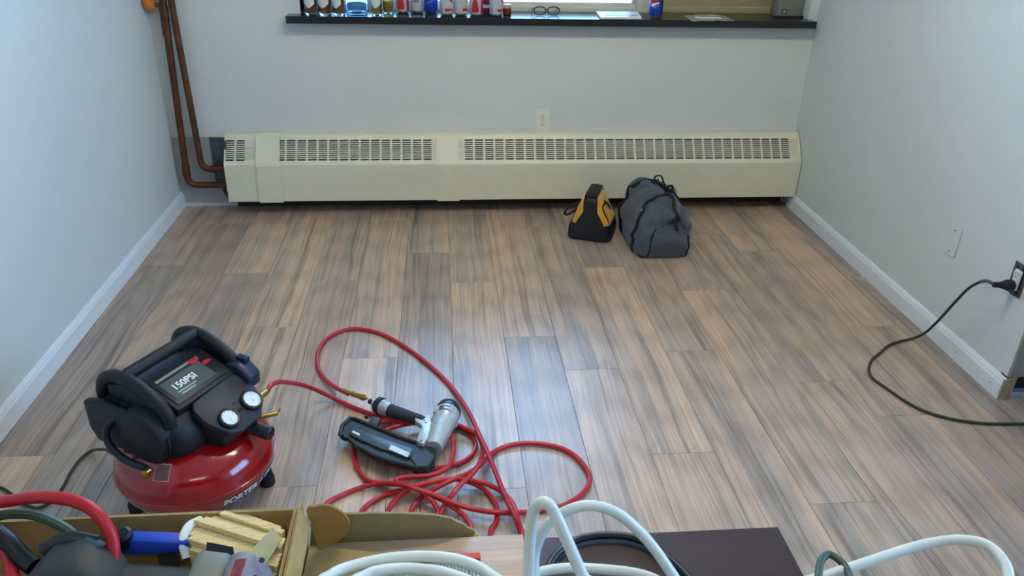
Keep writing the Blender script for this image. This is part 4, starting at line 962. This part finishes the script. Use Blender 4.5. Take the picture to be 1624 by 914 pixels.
for v in db.data.vertices:        # sagging folds
    p = v.co.copy()
    v.co.y += .085*gauss(p, (.055, -.215, .150), (.045, .12, .038))-.018*gauss(p, (.00, -.22, .10), (.05, .1, .03))+.03*gauss(p, (.09, -.2, .12), (.018, .1, .06))
    v.co.z -= .030*gauss(p, (.055, -.14, .20), (.05, .07, .06))
    v.co.x += .020*gauss(p, (-.13, -.05, .14), (.1, .035, .07))
    v.co.z += .016*gauss(p, (-.035, .10, .26), (.05, .06, .05))
crumple(db, .017, 9, 4, .015)
db.data.update()
for v in db.data.vertices:        # sharp creases in the canvas
    p = v.co; k = min(1.0, max(0.0, (p.z-.03)/.06))
    q = Vector((p.x*9+p.z*7, p.y*6, p.z*11-p.x*6))
    rdg = 1-abs(noise.noise(q))*2.4
    v.co = p+v.normal*(.017*max(-.6, rdg)-.004)*k
db.data.update()
from mathutils.bvhtree import BVHTree
bvh = BVHTree.FromPolygons([v.co.copy() for v in db.data.vertices], [tuple(p.vertices) for p in db.data.polygons])
def drape(P_, lift, k=1.0):
    """pull a strap on to the canvas"""
    out = []
    for p in catmull(P_, 6):
        q = p-Vector((1.01, 3.44, 0)); loc, nn, i, d_ = bvh.find_nearest(q)
        out.append(loc+nn*lift if d_ < .09 else q)
    return [q+Vector((1.01, 3.44, 0)) for q in out]
for S in (STRA, STRB):
    MB().tube(drape(S, .003), .0135, 10, flat=.4).build('strap', M_web, gd, smooth=True)
for yy in (-.15, .11):
    pth = [(1.01-.10, 3.44+yy, .012), (1.01-.135, 3.44+yy, .04), (1.01-.14, 3.44+yy, .10), (1.01-.12, 3.44+yy, .16)]
    MB().tube(drape(pth, .003), .0135, 10, flat=.4).build('strap', M_web, gd, smooth=True)
MB().tube(catmull(BOW, 6), .0058, 8, flat=.7).build('strap_knot', M_web, gd, smooth=True)
MB().tube(catmull(TAIL, 6), .0060, 8, flat=.7).build('strap_tail', M_web, gd, smooth=True)
MB().tube(drape([(1.05, 3.40, .27), (1.06, 3.36, .24), (1.075, 3.30, .19), (1.085, 3.25, .13)], .003), .010, 10, flat=.5).build('strap', M_web, gd, smooth=True)
for S in (STRA, STRB):
    q = drape([S[3], S[3], S[3]], .009)[0]
    MB().lathe([(0, -.003), (.005, -.003), (.005, .001), (.003, .003), (0, .0035)], q, (-.4, -.8, .4), 10).build('rivet', M_alu, gd, smooth=True)
MB().tube(drape([(.895, 3.23, .012), (.935, 3.222, .012), (.945, 3.215, .06), (.95, 3.22, .11), (.97, 3.23, .15)], .0015), .0035, 6).build('seam', M_web, gd, smooth=True)
MB().tube(drape([(1.13, 3.232, .012), (1.14, 3.235, .05), (1.15, 3.24, .10)], .0015), .006, 6).build('seam', M_web, gd, smooth=True)
# ================================================================ TABLE AND THE CLUTTER ON IT
TZ = .75
M_top = mat('dark_brown_veneer', (52, 35, 35), .5, var=.12, scale=40, stretch=(1, 8, 1))
M_cardb = mat('corrugated_card', (162, 136, 86), .8, var=.07, scale=60, bump=.1)
M_cardb2 = mat('card_inner_grey', (146, 138, 100), .82, var=.07, scale=60, bump=.1)
M_cardb3 = mat('card_brown', (150, 112, 54), .8, var=.07, scale=60)
M_pex = mat('white_cable_sheath', (216, 222, 214), .38, var=.03, scale=60)
M_grn = mat('grey_green_cord', (58, 78, 62), .5, var=.08)
M_tool = mat('tool_grey_green', (48, 56, 52), .55, var=.12, scale=50, bump=.1)
tb = thing('table', 'dark brown table whose far edge crosses the bottom of the picture', 'table', (-.26, .53, 0))
MB().box((-.98, .29, TZ-.03), (.449, .767, TZ)).build('tabletop', M_top, tb, bevel=.0015)
for x, y in ((-.95, .32), (.42, .32), (-.95, .737), (.42, .737)):
    MB().box((x-.022, y-.022, 0), (x+.022, y+.022, TZ-.03)).build('leg', M_top, tb, bevel=.002)
MB().box((-.92, .73, TZ-.10), (.39, .745, TZ-.031)).build('apron', M_top, tb)
MB().box((-.92, .312, TZ-.10), (.39, .327, TZ-.031)).build('apron', M_top, tb)

# --- open carton with tools
bx = thing('cardboard_box', 'low open tan cardboard box of tools on the left of the table', 'box', (-.42, .60, TZ))
H = .088
MB().box((-.655, .45, TZ), (-.186, .748, TZ+.004)).build('bottom', M_cardb, bx)
MB().box((-.655, .744, TZ+.004), (-.186, .748, TZ+H)).build('wall', M_cardb, bx)
MB().box((-.655, .45, TZ+.004), (-.186, .454, TZ+H)).build('wall', M_cardb, bx)
MB().box((-.659, .45, TZ+.004), (-.655, .748, TZ+H)).build('wall', M_cardb, bx)
MB().box((-.190, .454, TZ+.004), (-.186, .744, TZ+H)).build('wall', M_cardb, bx)

# --- torn flooring carton beside it
ct = thing('torn_carton', 'torn flooring carton with rounded brown flap and ragged far wall on the table', 'box', (-.08, .65, TZ))
MB().box((-.184, .42, TZ), (.040, .765, TZ+.004)).build('bottom', M_cardb, ct)
wl_ = [Vector(p) for p in C2WALL]
poly = [(wl_[0].x-.01, .7625, TZ+.004)]+[(p.x+.0015*((i*7) % 3-1), .7625, max(p.z, TZ+.006)) for i, p in enumerate(catmull(C2WALL, 3))]+[(.037, .7625, TZ+.004)]
MB().prism(poly, (0, .0035, 0)).build('torn_wall', M_cardb2, ct)
MB().prism([(-.184, .42, TZ+.004), (-.184, .757, TZ+.004), (-.184, .757, TZ+.090), (-.184, .735, TZ+.094), (-.184, .42, TZ+.085)], (.0035, 0, 0)).build('wall', M_cardb, ct)
MB().prism([(-.1805, .42, TZ+.085), (-.1805, .735, TZ+.094), (-.168, .730, TZ+.078), (-.164, .42, TZ+.070)], (.0, 0, .0035)).build('folded_edge', M_cardb, ct)
MB().prism([(p.x, .733+.010*(p.x+.17)/.05, p.z) for p in catmull(FLAP, 4, True)], (0, .0035, 0)).build('rounded_flap', M_cardb3, ct)
mb = MB(); rows = []
for i in range(8):
    t = i/7; y0 = .742-.30*t
    rows.append([(-.176+.145*j/8*(.9+.4*min(1, t*3)), y0-.022*(j/8)*(1-t), TZ+.030+.012*(1-j/8)*t-.004*(j/8)) for j in range(9)])
mb.grid(rows, .003, (0, 0, 1)).build('inner_flap', M_cardb, ct, smooth=True)
MB().prism([(.031, .7605, TZ+.006), (.039, .7605, TZ+.006), (.038, .7605, TZ+.016), (.035, .7605, TZ+.020), (.031, .7605, TZ+.016)], (0, -.0015, 0)).build('yellow_tape_end', mat('yellow_tape', (222, 204, 96), .6), ct)

# --- offcut of laminate
lam2 = laminate('laminate_offcut', (192, 160, 126), (128, 98, 72), (176, 148, 122), .45)
of = MB().box((-.1515, -.13, 0), (.1515, .13, .017)).build('laminate_offcut', lam2, bevel=.0008)
of.location = (-.0348, .6015, TZ+.0045); of.rotation_euler = (0, 0, pi/2)
tag(of, 'short offcut of pinkish wood laminate plank lying on the torn carton', 'plank')
# --- packet with red header
pk2 = thing('striped_packet', 'flat packet with red top edge and pale green stripes on the laminate offcut', 'packet', (-.01, .6, TZ+.0217))
MB().box((-.070, .45, TZ+.0217), (.036, .697, TZ+.038)).build('body', mat('pale_green', (150, 172, 156), .5, var=.05), pk2, bevel=.002)
MB().box((-.072, .697, TZ+.0217), (.037, .707, TZ+.041)).build('header', mat('red_card', (196, 50, 40), .55), pk2, bevel=.001)
for k in range(24):
    x = -.067+.0042*k
    MB().box((x, .455, TZ+.038), (x+.0018, .694, TZ+.0390)).build('stripe', mat('green_stripe', (92, 122, 110), .5), pk2)
MB().box((.0215, .46, TZ+.038), (.0235, .696, TZ+.0394)).build('seal_line', M_black, pk2)

# --- things in the tool carton
# grey power tool
tl = thing('power_tool', 'grey-green corded power tool with pale label lying in the tool box', 'tool', (-.38, .66, TZ+.004))
secs_ = [(-.478, .645, .055, .016, .016), (-.470, .647, .058, .022, .022), (-.452, .650, .064, .031, .036), (-.434, .655, .070, .036, .047), (-.402, .658, .072, .038, .049), (-.376, .655, .064, .036, .042), (-.362, .650, .052, .033, .034), (-.300, .648, .048, .031, .031), (-.276, .648, .046, .028, .029), (-.268, .648, .045, .020, .020)]
ring_ = []
for x_, y_, z_, hy_, hz_ in secs_:
    ring_.append([(x_, p[0], p[1]) for p in sup(hy_, hz_, 0, 24, 3.6, y_, TZ+z_)])
MB().loft(ring_).build('body', M_tool, tl, smooth=True)
MB().tube(catmull([(-.435, .615, TZ+.098), (-.40, .622, TZ+.106), (-.34, .622, TZ+.086), (-.285, .622, TZ+.080)], 5), .009, 10).build('ridge', M_tool, tl, smooth=True)
MB().tube(catmull([(-.452, .683, TZ+.102), (-.425, .686, TZ+.114), (-.395, .686, TZ+.106)], 5), .008, 10).build('ridge', M_tool, tl, smooth=True)
MB().box((-.362, .575, TZ+.074), (-.288, .616, TZ+.088)).build('label', M_paper, tl, bevel=.001)
MB().tube(catmull([(-.372, .606, TZ+.078), (-.33, .606, TZ+.076), (-.285, .606, TZ+.074)], 5), .004, 8).build('groove', M_dark, tl, smooth=True)
MB().tube(catmull(TCORD, 5), .010, 10).build('cord_sleeve', M_black, tl, smooth=True)
MB().tube([(-.448, .60, TZ+.02), (-.455, .625, TZ+.06), (-.47, .64, TZ+.062)], .022, 12).build('handle', M_tool, tl, smooth=True)
MB().tube(catmull([(p[0], p[1], p[2]) for p in GRN1], 6), .0058, 8).build('cord', M_grn, tl, smooth=True)
# blue-handled knife
kn = thing('blue_handled_tool', 'bright blue handle with black thumb knob behind the grey tool', 'tool', (-.35, .70, TZ+.06))
MB().prism([(p[0]+.004, .716, p[2]-.004) for p in BLUE], (0, -.018, 0)).build('handle', mat('bright_blue_plastic', (30, 66, 178), .4, var=.06), kn, bevel=.004)
MB().lathe([(.010, -.008), (.010, .010), (.007, .013), (0, .013)], (-.374, .704, TZ+.092), (0, -.3, 1), 12).build('thumb_knob', M_black, kn, smooth=True)
MB().box((-.345, .708, TZ+.004), (-.325, .714, TZ+.074)).build('blade_stock', M_steel, kn)
# bundle of wood shims
sb = thing('wood_shim_bundle', 'bundle of pale wooden shims in clear wrap standing in the tool box', 'wood shims', (-.24, .70, TZ+.004))
M_shim = mat('pale_pine_shim', (228, 206, 150), .65, var=.16, scale=22, stretch=(2, 20, 20))
sa = Vector((.925, -.38, 0)); sbv = Vector((.38, .925, 0)); sc_ = Vector((-.243, .705, 0))
lens = [(-.050, .063), (-.056, .062), (-.061, .059), (-.063, .056), (-.064, .053), (-.060, .050), (-.055, .046), (-.046, .040), (-.034, .030)]
for k, (l0, l1) in enumerate(lens):
    o_ = sbv*(-.034+.0078*k); zt = TZ+.0885+.003*((k*5) % 3)-.0015*abs(k-4)
    q = [sc_+o_+sa*l0, sc_+o_+sa*l1, sc_+o_+sa*l1+sbv*.0068, sc_+o_+sa*(l0+.003)+sbv*.0068]
    lo = [(p.x, p.y, TZ+.006) for p in q]; hi = [(p.x, p.y, zt-(.006 if i in (1, 2) else 0)) for i, p in enumerate(q)]
    MB().loft([lo, hi]).build('shim', M_shim, sb, bevel=.0005, seg=1)
M_wrap = mat('clear_wrap', (214, 208, 168), .25, var=.06, scale=40, trans=.5)
q = [sc_+sa*.026-sbv*.032, sc_+sa*.054-sbv*.032, sc_+sa*.050+sbv*.006, sc_+sa*.030+sbv*.018]
MB().prism([(p.x, p.y, TZ+.0925) for p in q], (0, 0, .0010)).build('wrap_band', M_wrap, sb)
MB().tube(catmull([tuple(sc_+sa*l+sbv*w)[:2]+(TZ+z_,) for l, w, z_ in ((-.052, -.036, .070), (-.062, -.026, .085), (-.066, -.008, .090), (-.064, .010, .084))], 6), .0055, 8, flat=.6).build('wrap_end', M_wht, sb, smooth=True)
# grey-green block
bl = thing('grey_battery', 'small grey-green plastic block with dark slot in front of the shims', 'battery', (-.25, .60, TZ+.004))
pr = [(-.274, TZ+.006), (-.234, TZ+.006), (-.229, TZ+.09), (-.231, TZ+.136), (-.262, TZ+.144), (-.268, TZ+.136), (-.276, TZ+.10)]
MB().prism([(x, .632, z) for x, z in pr], (0, -.06, 0)).build('case', mat('grey_green_case', (112, 118, 104), .55, var=.05), bl, bevel=.005)
MB().prism([(-.258, .640, TZ+.144), (-.232, .640, TZ+.135), (-.232, .633, TZ+.130), (-.258, .633, TZ+.138)], (0, 0, -.012)).build('slot', M_dark, bl)
MB().box((-.260, .6325, TZ+.01), (-.234, .640, TZ+.118)).build('terminal_block', M_black, bl)
# rounded grey tool head with red lettering
rh = thing('grey_tool_head', 'rounded purple-grey tool housing with red mark in the right of the tool box', 'tool', (-.205, .56, TZ+.004))
M_pgrey = mat('purple_grey_plastic', (120, 116, 124), .5, var=.06)
rpoly = [(-.230, TZ+.006), (-.186, TZ+.006), (-.184, TZ+.11), (-.188, TZ+.122), (-.200, TZ+.136), (-.212, TZ+.142), (-.224, TZ+.139), (-.230, TZ+.120)]
ho = MB().prism([(x-.003, .618, z+(.012 if z > TZ+.05 else 0)) for x, z in rpoly], (0, -.075, 0)).build('housing', M_pgrey, rh, bevel=.006)
MB().prism([(-.219, .604, TZ+.1520), (-.208, .604, TZ+.1535), (-.209, .582, TZ+.1535), (-.220, .582, TZ+.1520)], (0, 0, .0012)).build('red_mark', mat('faded_red', (140, 52, 56), .55, var=.3, scale=200), ho)
for x, y in ((-.196, .595), (-.194, .618)):
    MB().lathe([(.003, 0), (.003, .0015), (0, .0015)], (x, y-.012, TZ+.1480), (.5, 0, .85), 10).build('screw_hole', M_dark, ho)

# --- cables
def cable(name, label, cat, strands, r, m_, base, grp=None):
    t = thing(name, label, cat, base, group=grp)
    for s_ in strands:
        pts_ = catmull(s_, 8)
        for p in pts_:
            if p.x < .46: p.z = max(p.z, TZ+r+.0003)
        MB().tube(pts_, r, 10).build('cable_loop', m_, t, smooth=True)
    return t
def down(P_, z=TZ+.048, a=True, b=True):
    """carry the ends of a loop back towards the viewer, on to the clutter"""
    P_ = [tuple(p) for p in P_]
    f = P_[0]; l = P_[-1]
    return ([(f[0]-.01, f[1]-.09, z)] if a else [])+P_+([(l[0]+.01, l[1]-.09, z)] if b else [])
cable('white_cable', 'loops of thick white cable arching over the striped packet and table edge', 'cable', [down(W1), down(W2), down(W3, TZ+.008), down(W4, TZ+.008), W5], .0068, M_pex, (.1, .6, TZ))
cable('white_cable', 'single white cable loop sticking out past the right end of the table', 'cable', [[(.30, .62, TZ+.0075)]+W6+[(.60, .52, TZ+.02), (.44, .46, TZ+.0075), (.30, .45, TZ+.0075)]], .0066, M_pex, (.5, .6, TZ))
cable('black_cable', 'black cable arching over the dark tabletop under the white loops', 'cable', [BLK], .0052, M_black, (.2, .7, TZ))
cable('green_cord_loop', 'small grey-green cord loop at the right end of the table', 'cable', [[(.43, .56, TZ+.006)]+GRN2+[(.44, .55, TZ+.006)]], .0048, M_grn, (.46, .65, TZ))
cable('red_hose_loop', 'thick red hose looping over the tool box at the left picture edge', 'hose', [down(RED2, TZ+.01)], .0072, M_hose, (-.45, .65, TZ))
